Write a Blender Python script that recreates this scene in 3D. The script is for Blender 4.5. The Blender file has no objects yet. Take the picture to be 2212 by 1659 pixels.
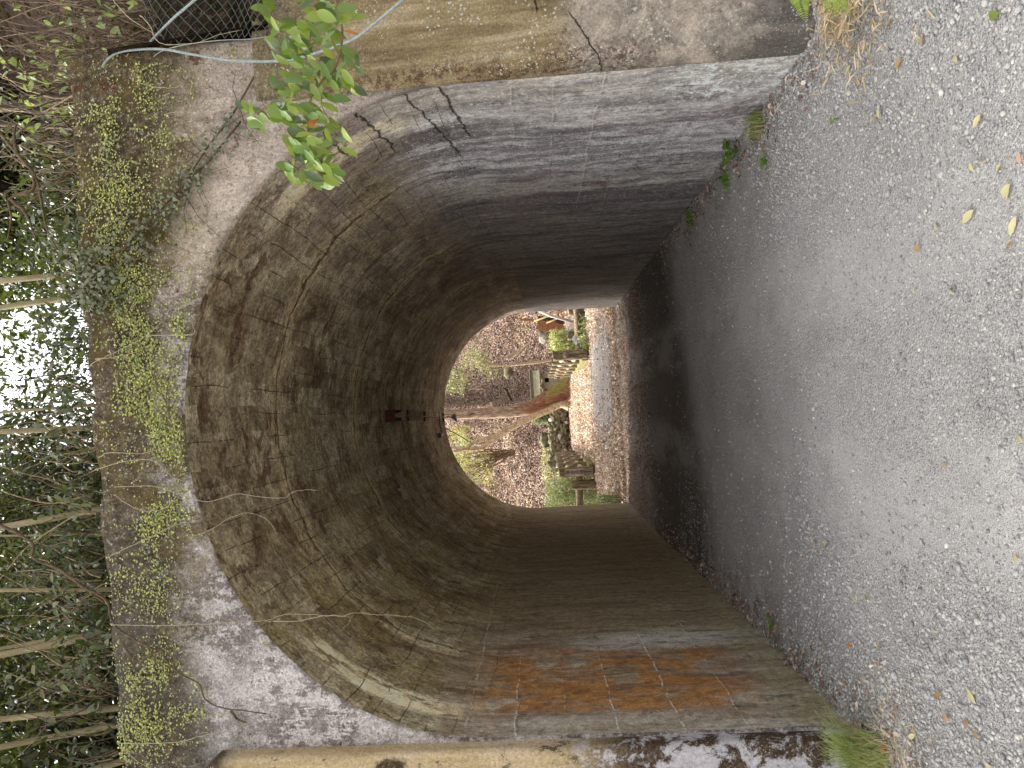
import bpy, math, random
import numpy as np
from mathutils import Vector, Matrix
from math import sin, cos, pi, radians
random.seed(7); RNG = np.random.default_rng(7)
SC = bpy.context.scene; COL = SC.collection

# ------------------------------------------------------------------ camera (the phone was held on its side, so the camera is rolled)
FPX, YAW, PIT, ROL = 1588.4, 0.0412, 0.0589, 0.0612
EYE = Vector((0, 0, 1.6))
def rot(d):
    c, s = cos(ROL), sin(ROL); d = (d[0]*c+d[2]*s, d[1], -d[0]*s+d[2]*c)
    c, s = cos(PIT), sin(PIT); d = (d[0], d[1]*c-d[2]*s, d[1]*s+d[2]*c)
    c, s = cos(YAW), sin(YAW); return Vector((d[0]*c+d[1]*s, -d[0]*s+d[1]*c, d[2]))
camd = bpy.data.cameras.new('camera'); cam = bpy.data.objects.new('camera', camd); COL.objects.link(cam)
R_, F_, U_ = rot((1,0,0)), rot((0,1,0)), rot((0,0,1))
M = Matrix.Identity(4)
for i in range(3): M[i][0] = -U_[i]; M[i][1] = R_[i]; M[i][2] = -F_[i]; M[i][3] = EYE[i]
cam.matrix_world = M
camd.sensor_width = 36; camd.lens = 36*FPX/2212; camd.clip_end = 600; camd.clip_start = .05
SC.camera = cam
# ------------------------------------------------------------------ light
SUN_DIR = Vector((-0.54, 0.30, 0.79)).normalized()          # towards the sun
w = bpy.data.worlds.new('World'); SC.world = w; w.use_nodes = True
wn = w.node_tree; bg = wn.nodes['Background']
sky = wn.nodes.new('ShaderNodeTexSky'); sky.sky_type = 'NISHITA'; sky.sun_disc = False
sky.sun_elevation = math.asin(SUN_DIR.z); sky.sun_rotation = math.atan2(SUN_DIR.x, SUN_DIR.y)
sky.air_density = 1.0; sky.dust_density = 6.0; sky.ozone_density = .6
hs = wn.nodes.new('ShaderNodeHueSaturation'); hs.inputs['Saturation'].default_value = .16
wn.links.new(sky.outputs[0], hs.inputs['Color']); wn.links.new(hs.outputs[0], bg.inputs[0])
bg.inputs[1].default_value = 0.15
sl = bpy.data.lights.new('sun', 'SUN'); sl.energy = 2.3; sl.angle = radians(1.5); sl.color = (1, .95, .88)
so = bpy.data.objects.new('sun', sl); COL.objects.link(so); so.rotation_euler = SUN_DIR.to_track_quat('Z', 'Y').to_euler()
SC.view_settings.view_transform = 'Standard'; SC.view_settings.look = 'None'
SC.view_settings.exposure = 2.05; SC.view_settings.gamma = 1
SC.cycles.diffuse_bounces = 10; SC.cycles.max_bounces = 14; SC.cycles.transparent_max_bounces = 8

# ------------------------------------------------------------------ finding places: pixel of the 2212 px wide photograph -> world
def ray(x, y): return rot((829.5-y+0., FPX, -(x-1106.))) / FPX
def at(x, y, Y): d = ray(x, y); return EYE + d*(Y/d.y)
def at_g(x, y):  d = ray(x, y); t = (-1.6-.0268*5)/(d.z-.0268*d.y); return EYE + d*t
def at_x(x, y, X): d = ray(x, y); return EYE + d*(X/d.x)
X0, A_, B_, ZS = .0716, 1.9726, 1.7966, 2.1025             # tunnel bore: centre, half width, rise, springline
YN, YF = 4.42, 14.88
def at_v(x, y):                                             # on the vault
    d = ray(x, y); t = 3.
    for _ in range(4000):
        p = EYE + d*t
        if ((p.x-X0)/A_)**2 + (max(p.z-ZS, 0)/B_)**2 >= 1: return p
        t += .005
def gz(x, y): return .0268*(y-5)

# ------------------------------------------------------------------ mesh helpers
class MB:
    def __init__(s): s.v = []; s.f = []; s.n = 0
    def add(s, v, f):
        v = [tuple(p) for p in v]; s.v += v; s.f += [tuple(i+s.n for i in q) for q in f]; s.n += len(v); return s
    def box(s, c, d, R=None, jit=0):
        hx, hy, hz = d[0]/2, d[1]/2, d[2]/2
        P = [Vector((sx*hx, sy*hy, sz*hz)) for sz in (-1,1) for sx, sy in ((-1,-1),(1,-1),(1,1),(-1,1))]
        if jit: P = [p + Vector((random.uniform(-jit,jit),)*3) for p in P]
        if R: P = [R @ p for p in P]
        P = [p + Vector(c) for p in P]
        return s.add(P, [(3,2,1,0),(4,5,6,7),(0,1,5,4),(1,2,6,5),(2,3,7,6),(3,0,4,7)])
    def tube(s, pts, rad, n=8, cap=True, wob=0):
        pts = [Vector(p) for p in pts]; m = len(pts)
        if not hasattr(rad, '__len__'): rad = [rad]*m
        t0 = (pts[1]-pts[0]).normalized(); ref = Vector((0,0,1)) if abs(t0.z) < .9 else Vector((1,0,0))
        u = t0.cross(ref).normalized(); V = []; Fc = []
        for i, p in enumerate(pts):
            t = (pts[min(i+1,m-1)]-pts[max(i-1,0)]).normalized()
            u = (u - t*u.dot(t)).normalized(); b = t.cross(u)
            for k in range(n):
                r = rad[i]*(1+(random.uniform(-wob,wob) if wob else 0)); a = 2*pi*k/n
                V.append(p + (u*cos(a)+b*sin(a))*r)
        for i in range(m-1):
            for k in range(n):
                a = i*n+k; b2 = i*n+(k+1)%n; Fc.append((a, b2, b2+n, a+n))
        if cap: Fc.append(tuple(range(n-1,-1,-1))); Fc.append(tuple((m-1)*n+k for k in range(n)))
        return s.add(V, Fc)
    def blob(s, c, r, sub=2, jit=.15, sc=(1,1,1), seed=0):
        V, Fc = ico(sub); V = np.array(V); n = vnoise(V*1.7+seed*7.3+random.random()*50)-.5
        V = V*(1+n[:,None]*jit*2)*np.array(sc)*r + np.array(c)
        return s.add(V.tolist(), Fc)
def ico(sub, cache={}):
    if sub in cache: return cache[sub]
    import bmesh
    bm = bmesh.new(); bmesh.ops.create_icosphere(bm, subdivisions=sub, radius=1)
    r = ([tuple(v.co) for v in bm.verts], [tuple(v.index for v in f.verts) for f in bm.faces]); bm.free(); cache[sub] = r; return r
def link(name, me, m, parent=None, smooth=False):
    if m:
        for mm in (m if isinstance(m, (list, tuple)) else [m]): me.materials.append(mm)
    if smooth: me.shade_smooth()
    o = bpy.data.objects.new(name, me); COL.objects.link(o)
    if parent:
        o.parent = parent; loc = Vector((0,0,0)); p = parent
        while p: loc += p.location; p = p.parent
        if loc.length: me.transform(Matrix.Translation(-loc))
    return o
def obj(name, mb, m, parent=None, smooth=False):
    me = bpy.data.meshes.new(name); me.from_pydata(mb.v, [], mb.f); me.update()
    return link(name, me, m, parent, smooth)
def npmesh(name, V, F, m, parent=None, smooth=False, uv=None):   # F: (n,k) array of equal-sized faces
    V = np.asarray(V, dtype=np.float32); F = np.asarray(F, dtype=np.int32); k = F.shape[1]
    me = bpy.data.meshes.new(name); me.vertices.add(len(V)); me.vertices.foreach_set('co', V.ravel())
    me.loops.add(F.size); me.loops.foreach_set('vertex_index', F.ravel())
    me.polygons.add(len(F)); me.polygons.foreach_set('loop_start', np.arange(len(F), dtype=np.int32)*k)
    me.update(calc_edges=True); me.validate()
    if uv is not None:
        l = me.uv_layers.new(name='UVMap'); l.data.foreach_set('uv', np.asarray(uv, dtype=np.float32)[F.ravel()].ravel())
    return link(name, me, m, parent, smooth)
def thing(name, label, cat, loc=(0,0,0), group=None):
    o = bpy.data.objects.new(name, None); COL.objects.link(o); o.location = loc; o.empty_display_size = .1
    return tag(o, label, cat, group)
def tag(o, label=None, cat=None, group=None, kind=None):
    if label: o['label'] = label
    if cat: o['category'] = cat
    if group: o['group'] = group
    if kind: o['kind'] = kind
    return o
def _h(i, j, k): 
    n = np.sin(i*127.1+j*311.7+k*74.7)*43758.5453; return n-np.floor(n)
def vnoise(P):
    P = np.asarray(P, dtype=np.float64); I = np.floor(P); f = P-I; f = f*f*(3-2*f); r = 0
    for a in (0,1):
        for b in (0,1):
            for c in (0,1):
                r = r + _h(I[:,0]+a, I[:,1]+b, I[:,2]+c)*(f[:,0] if a else 1-f[:,0])*(f[:,1] if b else 1-f[:,1])*(f[:,2] if c else 1-f[:,2])
    return r
def fbm(P, o=4):
    P = np.asarray(P, dtype=np.float64); r = 0; a = .5; s = 0
    for i in range(o): r = r+a*vnoise(P*2**i+i*17.3); s += a; a *= .5
    return r/s
def grid(nx, ny):
    i, j = np.meshgrid(np.arange(nx-1), np.arange(ny-1), indexing='ij'); a = (i*ny+j).ravel()
    return np.stack([a, a+ny, a+ny+1, a+1], 1)
def unit(v): return v/np.maximum(np.linalg.norm(v, axis=1, keepdims=True), 1e-9)
def leaves(P, D, N, L, W, fold=.25, droop=.15):
    """leaf blades: base P, direction D, face normal N, length L, width W (arrays)"""
    P = np.asarray(P, float); D = unit(np.asarray(D, float)); n = len(P)
    N = np.asarray(N, float); N = unit(N - D*(N*D).sum(1, keepdims=True)); S = np.cross(D, N)
    L = np.broadcast_to(L, (n,))[:,None]; W = np.broadcast_to(W, (n,))[:,None]
    V = np.stack([P, P+D*L*.3+S*W*.46+N*W*fold, P+D*L*.7+S*W*.38+N*W*fold*.8, P+D*L-N*L*droop,
                  P+D*L*.7-S*W*.38+N*W*fold*.8, P+D*L*.3-S*W*.46+N*W*fold, P+D*L*.5], 1)
    b = np.arange(n)[:,None]*7
    F = np.concatenate([b+np.array([[0,1,2,6]])[:, :], b+np.array([[6,2,3,4]]), b+np.array([[0,6,4,5]])], 0)
    return V.reshape(-1,3), F
def rvec(n): return unit(RNG.normal(size=(n,3)))

# ------------------------------------------------------------------ material helpers
def C(r, g, b, k=1.0):                                       # sRGB 0..255 -> linear
    f = lambda c: (c/12.92 if c <= .04045 else ((c+.055)/1.055)**2.4)
    return tuple(min(1, f(x/255)*k) for x in (r, g, b))+(1,)
class NT:
    def __init__(s, name):
        s.m = bpy.data.materials.new(name); s.m.use_nodes = True; s.t = s.m.node_tree; s.t.nodes.clear()
        s.out = s.t.nodes.new('ShaderNodeOutputMaterial'); s._pos = None
    def n(s, typ, **k):
        nd = s.t.nodes.new('ShaderNode'+typ)
        for a, b in k.items(): setattr(nd, a, b)
        return nd
    def pl(s, sock, v):
        if v is None: return
        if isinstance(v, bpy.types.NodeSocket): s.t.links.new(v, sock)
        else:
            try: sock.default_value = v
            except Exception:
                sock.default_value = (v, v, v) if not hasattr(v, '__len__') else tuple(v)[:len(sock.default_value)]
    def pos(s):
        if s._pos is None: s._pos = s.n('NewGeometry').outputs['Position']
        return s._pos
    def objc(s): return s.n('TexCoord').outputs['Object']
    def uv(s): return s.n('TexCoord').outputs['UV']
    def island(s): return s.n('NewGeometry').outputs['Random Per Island']
    def math(s, op, a, b=None, c=None, clamp=False):
        nd = s.n('Math', operation=op); nd.use_clamp = clamp
        s.pl(nd.inputs[0], a); s.pl(nd.inputs[1], b)
        if c is not None: s.pl(nd.inputs[2], c)
        return nd.outputs[0]
    def mul(s, a, b): return s.math('MULTIPLY', a, b)
    def add(s, a, b): return s.math('ADD', a, b)
    def sub(s, a, b): return s.math('SUBTRACT', a, b)
    def sm(s, x, a, b):                                       # smoothstep, a may exceed b
        nd = s.n('MapRange', interpolation_type='SMOOTHSTEP'); s.pl(nd.inputs[0], x)
        if a < b: nd.inputs[1].default_value = a; nd.inputs[2].default_value = b
        else: nd.inputs[1].default_value = b; nd.inputs[2].default_value = a; nd.inputs[3].default_value = 1; nd.inputs[4].default_value = 0
        return nd.outputs[0]
    def sc(s, vec, v):
        nd = s.n('VectorMath', operation='MULTIPLY'); s.pl(nd.inputs[0], vec); nd.inputs[1].default_value = v; return nd.outputs[0]
    def off(s, vec, v):
        nd = s.n('VectorMath', operation='ADD'); s.pl(nd.inputs[0], vec); s.pl(nd.inputs[1], v); return nd.outputs[0]
    def sep(s, vec):
        nd = s.n('SeparateXYZ'); s.pl(nd.inputs[0], vec); return nd.outputs
    def comb(s, x, y, z):
        nd = s.n('CombineXYZ'); s.pl(nd.inputs[0], x); s.pl(nd.inputs[1], y); s.pl(nd.inputs[2], z); return nd.outputs[0]
    def noise(s, vec, scale=5, detail=6, rough=.6, dist=0, col=False):
        nd = s.n('TexNoise'); s.pl(nd.inputs['Vector'], vec); nd.inputs['Scale'].default_value = scale
        nd.inputs['Detail'].default_value = detail; nd.inputs['Roughness'].default_value = rough; nd.inputs['Distortion'].default_value = dist
        return nd.outputs[1 if col else 0]
    def vor(s, vec, scale=5, feature='F1', out='Distance', rnd=1):
        nd = s.n('TexVoronoi', feature=feature); s.pl(nd.inputs['Vector'], vec); nd.inputs['Scale'].default_value = scale
        nd.inputs['Randomness'].default_value = rnd
        return nd.outputs[out]
    def ramp(s, fac, stops, mode='LINEAR'):
        nd = s.n('ValToRGB'); nd.color_ramp.interpolation = mode; s.pl(nd.inputs[0], fac); e = nd.color_ramp.elements
        while len(e) < len(stops): e.new(.5)
        for q, (p, c) in zip(e, stops): q.position = p; q.color = c if hasattr(c, '__len__') else (c, c, c, 1)
        return nd.outputs[0]
    def mix(s, fac, a, b, blend='MIX'):
        nd = s.n('Mix', data_type='RGBA', blend_type=blend); s.pl(nd.inputs[0], fac); s.pl(nd.inputs[6], a); s.pl(nd.inputs[7], b); return nd.outputs[2]
    def bump(s, h, strength=.5, dist=.01, normal=None):
        nd = s.n('Bump'); nd.inputs['Strength'].default_value = strength; nd.inputs['Distance'].default_value = dist
        s.pl(nd.inputs['Height'], h)
        if normal is not None: s.pl(nd.inputs['Normal'], normal)
        return nd.outputs[0]
    def bsdf(s, col, rough=.85, normal=None, spec=.3, metal=0):
        nd = s.n('BsdfPrincipled'); s.pl(nd.inputs['Base Color'], col); s.pl(nd.inputs['Roughness'], rough); s.pl(nd.inputs['Metallic'], metal)
        nd.inputs['Specular IOR Level'].default_value = spec
        if normal is not None: s.pl(nd.inputs['Normal'], normal)
        return nd.outputs[0]
    def gain(s, col, k):
        nd = s.n('VectorMath', operation='SCALE'); s.pl(nd.inputs[0], col); nd.inputs['Scale'].default_value = k
        n2 = s.n('VectorMath', operation='MINIMUM'); s.pl(n2.inputs[0], nd.outputs[0]); n2.inputs[1].default_value = (.8,.8,.8); return n2.outputs[0]
    def fin(s, sh): s.t.links.new(sh, s.out.inputs[0]); return s.m
def leafmat(name, stops, trans=.35, rough=.45, spec=.4):
    g = NT(name); r = g.island(); col = g.ramp(r, stops)
    b = g.bsdf(col, rough, spec=spec); tr = g.n('BsdfTranslucent'); g.pl(tr.inputs[0], g.mix(.35, col, C(190,215,60)))
    mx = g.n('MixShader'); mx.inputs[0].default_value = trans; g.t.links.new(b, mx.inputs[1]); g.t.links.new(tr.outputs[0], mx.inputs[2])
    return g.fin(mx.outputs[0])
def simple(name, c1, c2, scale=20, rough=.85, bump=.4, dist=.004, stretch=(1,1,1), spec=.3, metal=0, local=True):
    g = NT(name); v = g.sc(g.objc() if local else g.pos(), stretch); n = g.noise(v, scale, 6, .65)
    return g.fin(g.bsdf(g.ramp(n, [(.3, c1), (.7, c2)]), rough, g.bump(n, bump, dist), spec, metal))
def stops(*cs):
    n = len(cs); return [(i/(n-1) if n > 1 else 0, c) for i, c in enumerate(cs)]


def fineleaves(P, D, N, L, W, cv, und=0.):
    P = np.asarray(P, float); D = unit(np.asarray(D, float)); N = np.asarray(N, float); N = unit(N-D*(N*D).sum(1, keepdims=True)); S = np.cross(D, N)
    n = len(P); L = np.broadcast_to(L, (n,))[:,None]; W = np.broadcast_to(W, (n,))[:,None]; cv = np.broadcast_to(cv, (n,))[:,None]
    st = [0, .12, .3, .5, .7, .87, 1]; wd = [.05, .55, .92, 1, .82, .42, .02]; V = []
    for i, (a, b) in enumerate(zip(st, wd)):
        c = P+D*L*a-N*L*cv*a*a+N*L*und*(i % 2); V += [c-S*W*b*.5+N*W*b*.14, c, c+S*W*b*.5+N*W*b*.14]
    V = np.stack(V, 1); F = np.array([[i*3+j, i*3+j+1, i*3+j+4, i*3+j+3] for i in range(6) for j in range(2)])
    return V.reshape(-1, 3), (F[None]+np.arange(n)[:,None,None]*21).reshape(-1, 4)
# ================================================================== THE TUNNEL
def bore(t, Y):
    """t 0..1 over the vault from left to right springing; arrays -> x, z with the slight waviness of the old formwork"""
    th = pi*(1-t)
    n = fbm(np.stack([t*9, Y*1.1, t*0+3.1], 1), 3)-.5
    e = fbm(np.stack([t*60, Y*6, t*0+1.7], 1), 2)-.5
    lift = np.abs(((Y-5.9+.25*(vnoise(np.stack([t*14, Y*0+2, Y*0], 1))-.5))+1.15) % 2.3-1.15)
    r = 1+.012*n+.004*e-.006*np.exp(-(lift/.035)**2)
    return X0+A_*np.cos(th)*r, ZS+B_*np.sin(th)*r

def c_side(g, left, P, X, Y, Z):
    wob = g.noise(P, 2.2, 4, .6, col=True); W = g.off(P, g.sc(wob, (.25,.25,.25)))
    v1 = g.noise(g.sc(W, (1,3.4,.55)), 1.6, 6, .62); v2 = g.noise(g.sc(W, (1,9,1.1)), 1.4, 5, .65); v3 = g.noise(g.sc(W, (1,26,1.6)), 1.3, 4, .6); fine = g.noise(P, 70, 6, .8); mid = g.noise(P, 7, 8, .75)
    if left:
        col = g.ramp(v1, [(.3, C(104,84,66)), (.47, C(134,118,98)), (.6, C(156,146,130)), (.75, C(182,178,166))])
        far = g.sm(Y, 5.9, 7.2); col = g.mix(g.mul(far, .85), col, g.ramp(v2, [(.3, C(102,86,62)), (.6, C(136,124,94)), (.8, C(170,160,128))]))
        om = g.mul(g.mul(g.sm(Y, 4.66, 4.8), g.sm(g.add(Y, g.mul(v2, .6)), 6.35, 6.0)), g.sm(g.noise(g.sc(W, (1,1.1,.9)), 2.2, 8, .78), .42, .52))
        om = g.mul(om, g.mul(g.sm(Z, .3, .65), g.sm(Z, 2.5, 2.0)))
        col = g.mix(g.mul(om, .9), col, g.ramp(mid, [(.38, C(124,84,50)), (.62, C(180,128,68))]))
        pb = g.mul(g.sm(g.math('ABSOLUTE', g.sub(g.add(Y, g.mul(v2, .3)), 6.3)), .28, .1), g.sm(Z, 1.9, 1.2))
        col = g.mix(g.mul(pb, .6), col, C(190,190,182))
        dk = g.mul(g.sm(v2, .56, .66), g.sm(Z, 2.0, 1.2)); col = g.mix(g.mul(dk, .6), col, C(76,70,68))
        ed = g.mul(g.sm(Y, 4.75, 4.55), g.sm(mid, .4, .6)); col = g.mix(g.mul(ed, .7), col, C(170,164,152))
        lo = g.sm(g.add(Z, g.mul(mid, .3)), .6, .3); col = g.mix(g.mul(lo, .6), col, C(140,134,106))
        mb_ = g.mul(g.sm(mid, .54, .62), .6); col = g.mix(mb_, col, C(98,82,64))
    else:
        col = g.ramp(v1, [(.34, C(112,104,100)), (.46, C(152,147,143)), (.56, C(178,174,170)), (.7, C(206,203,199))])
        wh = g.mul(g.sm(g.math('ABSOLUTE', g.sub(g.add(Y, g.mul(v1, .8)), 6.2)), .75, .2), g.sm(g.add(g.mul(fine, .6), g.mul(mid, .4)), .44, .54))
        col = g.mix(g.mul(wh, .8), col, C(216,216,220))
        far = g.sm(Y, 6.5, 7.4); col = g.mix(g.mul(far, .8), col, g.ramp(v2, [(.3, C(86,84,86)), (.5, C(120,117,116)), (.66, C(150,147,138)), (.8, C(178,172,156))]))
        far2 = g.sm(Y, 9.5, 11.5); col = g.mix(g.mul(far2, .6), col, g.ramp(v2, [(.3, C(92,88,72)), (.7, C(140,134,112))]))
        ru = g.mul(g.sm(g.noise(g.sc(W, (1,1.2,1)), 3.6, 8, .8), .56, .62), g.mul(g.sm(Y, 5.0, 5.5), g.sm(Z, 1.8, 1.1)))
        col = g.mix(g.mul(ru, .8), col, C(112,74,54))
        ds = g.mul(g.sm(v1, .49, .44), g.sm(Y, 4.7, 5.2)); col = g.mix(g.mul(ds, .5), col, C(88,84,88)); ds2 = g.mul(g.sm(g.math('ABSOLUTE', g.sub(g.add(Y, g.mul(v2, .4)), 7.3)), .34, .2), .75); col = g.mix(g.mul(ds2, .75), col, C(80,78,84))
        gr_ = g.mul(g.sm(g.noise(P, 32, 6, .8), .56, .6), g.sm(Y, 9, 6)); col = g.mix(g.mul(gr_, .7), col, C(214,212,212)); gk = g.mul(g.sm(g.noise(g.off(P, (3,1,7)), 24, 7, .85), .56, .61), .7); col = g.mix(gk, col, C(70,58,56))

        md_ = g.mul(g.sm(mid, .53, .6), .5); col = g.mix(md_, col, C(104,94,92))
        ed = g.mul(g.sm(Y, 4.8, 4.5), g.sm(v2, .4, .6)); col = g.mix(g.mul(ed, .5), col, C(184,178,158))
        li = g.mul(g.mul(g.sm(Z, .95, .45), g.sm(Y, 5.3, 4.7)), g.sm(g.noise(P, 16, 7, .85), .5, .56)); col = g.mix(g.mul(li, .85), col, C(222,228,226))
        pk = g.mul(g.sm(g.noise(P, 1.3, 3, .5), .5, .62), .35); col = g.mix(g.mul(pk, .6), col, C(160,142,144))
    zj = g.add(g.add(Z, g.mul(g.sub(g.noise(P, 3, 3, .6), .5), .06)), g.mul(Y, -.03))
    for z0, wd, ymax, op in (((2.13,.005,9,.4), (1.83,.004,6.2,.5), (1.52,.003,5.9,.3), (1.22,.004,6.2,.5), (.84,.005,6.8,.6), (.46,.003,7.5,.4)) if left else ((2.05,.003,6,.2), (1.63,.004,6.4,.3), (1.36,.004,7,.4), (1.06,.005,8,.45), (.8,.003,8.5,.3))):
        dj = g.math('ABSOLUTE', g.sub(zj, z0))
        m = g.mul(g.sm(dj, wd*1.9, wd*.4), g.sm(Y, ymax, ymax-1)); m = g.mul(m, g.sm(g.noise(P, 7, 7, .8), .46, .54))
        col = g.mix(g.mul(m, op), col, C(222,216,202)); m2 = g.mul(g.sm(g.math('ABSOLUTE', g.sub(zj, z0-.012)), .012, .003), g.sm(Y, ymax+1.5, ymax))
        col = g.mix(g.mul(g.mul(m2, g.sm(mid, .48, .56)), .3), col, C(76,66,58))
    yj = g.math('ABSOLUTE', g.sub(g.math('MODULO', g.add(g.add(Y, g.mul(g.noise(P, 3, 4, .6), .1)), .4), 1.15), .57)); jm = g.mul(g.sm(yj, .012, .004), g.sm(mid, .5, .6))
    col = g.mix(g.mul(jm, .5), col, C(60,52,46))
    col = g.mix(.55, col, g.ramp(fine, [(.3, C(30,30,30)), (.7, C(225,225,225))]), 'OVERLAY')
    col = g.mix(.25 if left else .3, col, g.ramp(v3, [(.34, C(50,50,50)), (.66, C(206,206,206))]), 'OVERLAY')
    col = g.mix(.5, col, g.ramp(g.noise(P, 17, 8, .8), [(.36, C(50,50,50)), (.64, C(210,210,210))]), 'OVERLAY')
    h = g.add(g.mul(mid, .5), g.add(g.mul(fine, .4), g.mul(jm, -.5)))
    return col, h
def mat_vault():
    g = NT('stained_vault_concrete'); P = g.pos(); uv = g.uv(); X, Y, Z = g.sep(P); S = g.sep(uv)[1]
    mid = g.noise(g.sc(P, (1,.55,1)), 3.4, 8, .72, .6); fine = g.noise(P, 48, 7, .8); m2_ = g.noise(P, 9, 8, .75)
    col = g.ramp(mid, [(.34, C(88,76,58)), (.44, C(126,114,90)), (.53, C(154,144,118)), (.64, C(188,179,152))])
    # board marks: cells along the bore, only here and there filled with a paler or browner skin
    br = g.n('TexBrick'); br.offset = .37; br.squash = 1
    warp = g.off(uv, g.sc(g.noise(P, 2.1, 4, .6, col=True), (.3,.07,0)))
    g.pl(br.inputs['Vector'], warp); br.inputs['Color1'].default_value = (0,0,0,1); br.inputs['Color2'].default_value = (1,1,1,1); br.inputs['Mortar'].default_value = (.5,.5,.5,1)
    br.inputs['Scale'].default_value = 1; br.inputs['Brick Width'].default_value = .95; br.inputs['Row Height'].default_value = .172
    br.inputs['Mortar Size'].default_value = .002; br.inputs['Mortar Smooth'].default_value = .1; br.inputs['Bias'].default_value = 0
    tint = g.sep(br.outputs[0])[0]
    pm = g.mul(g.mul(g.sm(tint, .58, .68), g.sm(g.noise(P, 1.5, 5, .7), .49, .56)), g.sm(m2_, .38, .5))
    col = g.mix(g.mul(pm, .7), col, C(200,192,166))
    col = g.mix(g.mul(g.sm(tint, .5, .05), .42), col, C(92,78,60))
    st = g.sm(g.add(g.mul(g.noise(g.sc(P, (1,1.5,1)), 1.5, 8, .75, .8), .8), g.mul(m2_, .2)), .53, .59)
    col = g.mix(g.mul(st, .8), col, g.ramp(fine, [(.3, C(74,50,38)), (.7, C(112,84,62))]))
    pp = g.sm(g.add(g.noise(g.off(P, (5,2,8)), 1.3, 6, .65, .5), g.mul(g.sub(m2_, .5), .35)), .54, .575); col = g.mix(g.mul(pp, .6), col, g.ramp(fine, [(.35, C(140,130,102)), (.65, C(188,180,152))]))
    s3 = g.sm(g.noise(P, 4.5, 9, .8, .3), .55, .6); col = g.mix(g.mul(s3, .5), col, C(84,72,54))
    ol = g.mul(g.sm(X, -.3, -1.5), g.sm(g.noise(P, 2.3, 5, .7), .42, .58)); col = g.mix(g.mul(ol, .6), col, C(144,130,82))
    vi = g.mul(g.sm(X, .9, 1.8), g.sm(g.noise(P, 2.9, 6, .75), .4, .56)); col = g.mix(g.mul(vi, .6), col, C(140,126,122))
    # ragged lift joints around the bore
    yj = g.add(Y, g.mul(g.sub(g.noise(P, 2.6, 6, .7), .5), .42))
    md = g.math('ABSOLUTE', g.sub(g.math('MODULO', g.add(g.sub(yj, 5.9), 24.15), 2.3), 1.15))
    band = g.mul(g.sm(md, .26, .05), g.sm(g.noise(g.sc(P, (3,13,3)), 1.6, 8, .8), .43, .52))
    col = g.mix(g.mul(band, .75), col, C(192,178,142))
    lowb = g.sm(md, .03, .006); col = g.mix(g.mul(lowb, .75), col, C(46,38,30))
    md2 = g.math('ABSOLUTE', g.sub(g.math('MODULO', g.add(yj, 24.4), .77), .385))
    col = g.mix(g.mul(g.mul(g.sm(md2, .014, .003), g.sm(m2_, .46, .54)), .7), col, C(60,50,38))
    col = g.mix(g.mul(g.mul(g.sm(md2, .09, .03), g.sm(g.noise(g.sc(P, (3,10,3)), 2.2, 8, .8), .5, .56)), .5), col, C(186,176,146))
    ps = g.mul(g.mul(g.sm(Y, 4.62, 4.7), g.sm(g.add(Y, g.mul(m2_, .2)), 5.06, 4.98)), g.add(g.sm(X, -1.25, -1.5), g.sm(X, 1.25, 1.6)))
    ps = g.mul(ps, g.sm(g.noise(g.sc(P, (1,3,1)), 3, 6, .7), .42, .48)); col = g.mix(g.mul(ps, .85), col, C(222,214,184))
    strk = g.noise(g.comb(g.mul(S, 1.2), g.mul(Y, 9), X), 1.5, 5, .7)
    col = g.mix(.35, col, g.ramp(strk, [(.3, C(60,60,60)), (.7, C(205,205,205))]), 'OVERLAY')
    col = g.mix(.7, col, g.ramp(fine, [(.34, C(35,35,35)), (.66, C(220,220,220))]), 'OVERLAY'); col = g.mix(.5, col, g.ramp(g.noise(P, 15, 8, .8), [(.38, C(45,45,45)), (.62, C(212,212,212))]), 'OVERLAY')
    # board joints: lines running along the bore, broken up
    sj = g.math('ABSOLUTE', g.sub(g.math('MODULO', g.add(S, g.mul(g.sub(g.noise(P, 1.3, 3, .5), .5), .10)), .172), .086))
    jm = g.mul(g.sm(sj, .0042, .001), g.sm(g.noise(g.sc(P, (2.4,.8,2.4)), 1.6, 5, .75), .45, .55)); jm = g.mul(jm, g.sm(g.noise(P, 14, 5, .7), .3, .5)); col = g.mix(g.mul(jm, .8), col, C(40,32,25))
    CR = []
    for zc, sl, ln in ((2.72,.10,5.3),(2.42,.16,5.75),(2.95,.05,5.0),(2.2,.1,5.35)):
        cc = g.math('ABSOLUTE', g.sub(g.add(Z, g.mul(g.sub(Y, 4.42), sl)), g.add(zc, g.mul(g.sub(g.noise(P, 6, 6, .75), .5), .13))))
        CR.append(g.mul(g.mul(g.sm(cc, .011, .003), g.sm(Y, ln, ln-.15)), g.sm(X, .5, .8)))
    crk = g.math('MAXIMUM', g.math('MAXIMUM', CR[0], CR[1]), g.math('MAXIMUM', CR[2], CR[3]))
    # the wall skin climbs into both haunches
    h = g.add(g.mul(mid, .5), g.add(g.mul(fine, .3), g.mul(jm, -.9))); h = g.add(h, g.mul(lowb, -.8)); h = g.add(h, g.mul(pm, .25)); h = g.add(h, g.mul(pp, .3)); h = g.add(h, g.mul(st, -.35)); h = g.add(h, g.mul(m2_, .4))
    zz = g.add(Z, g.mul(g.sub(mid, .5), 1.1))
    for left in (True, False):
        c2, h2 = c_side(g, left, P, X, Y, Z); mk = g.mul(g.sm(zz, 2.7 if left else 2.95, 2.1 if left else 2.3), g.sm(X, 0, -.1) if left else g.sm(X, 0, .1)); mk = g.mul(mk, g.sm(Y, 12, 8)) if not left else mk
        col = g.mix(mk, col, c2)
    col = g.mix(g.mul(crk, .9), col, C(34,28,26)); h = g.add(h, g.mul(crk, -1))
    col = g.gain(col, 1.8)
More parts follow.
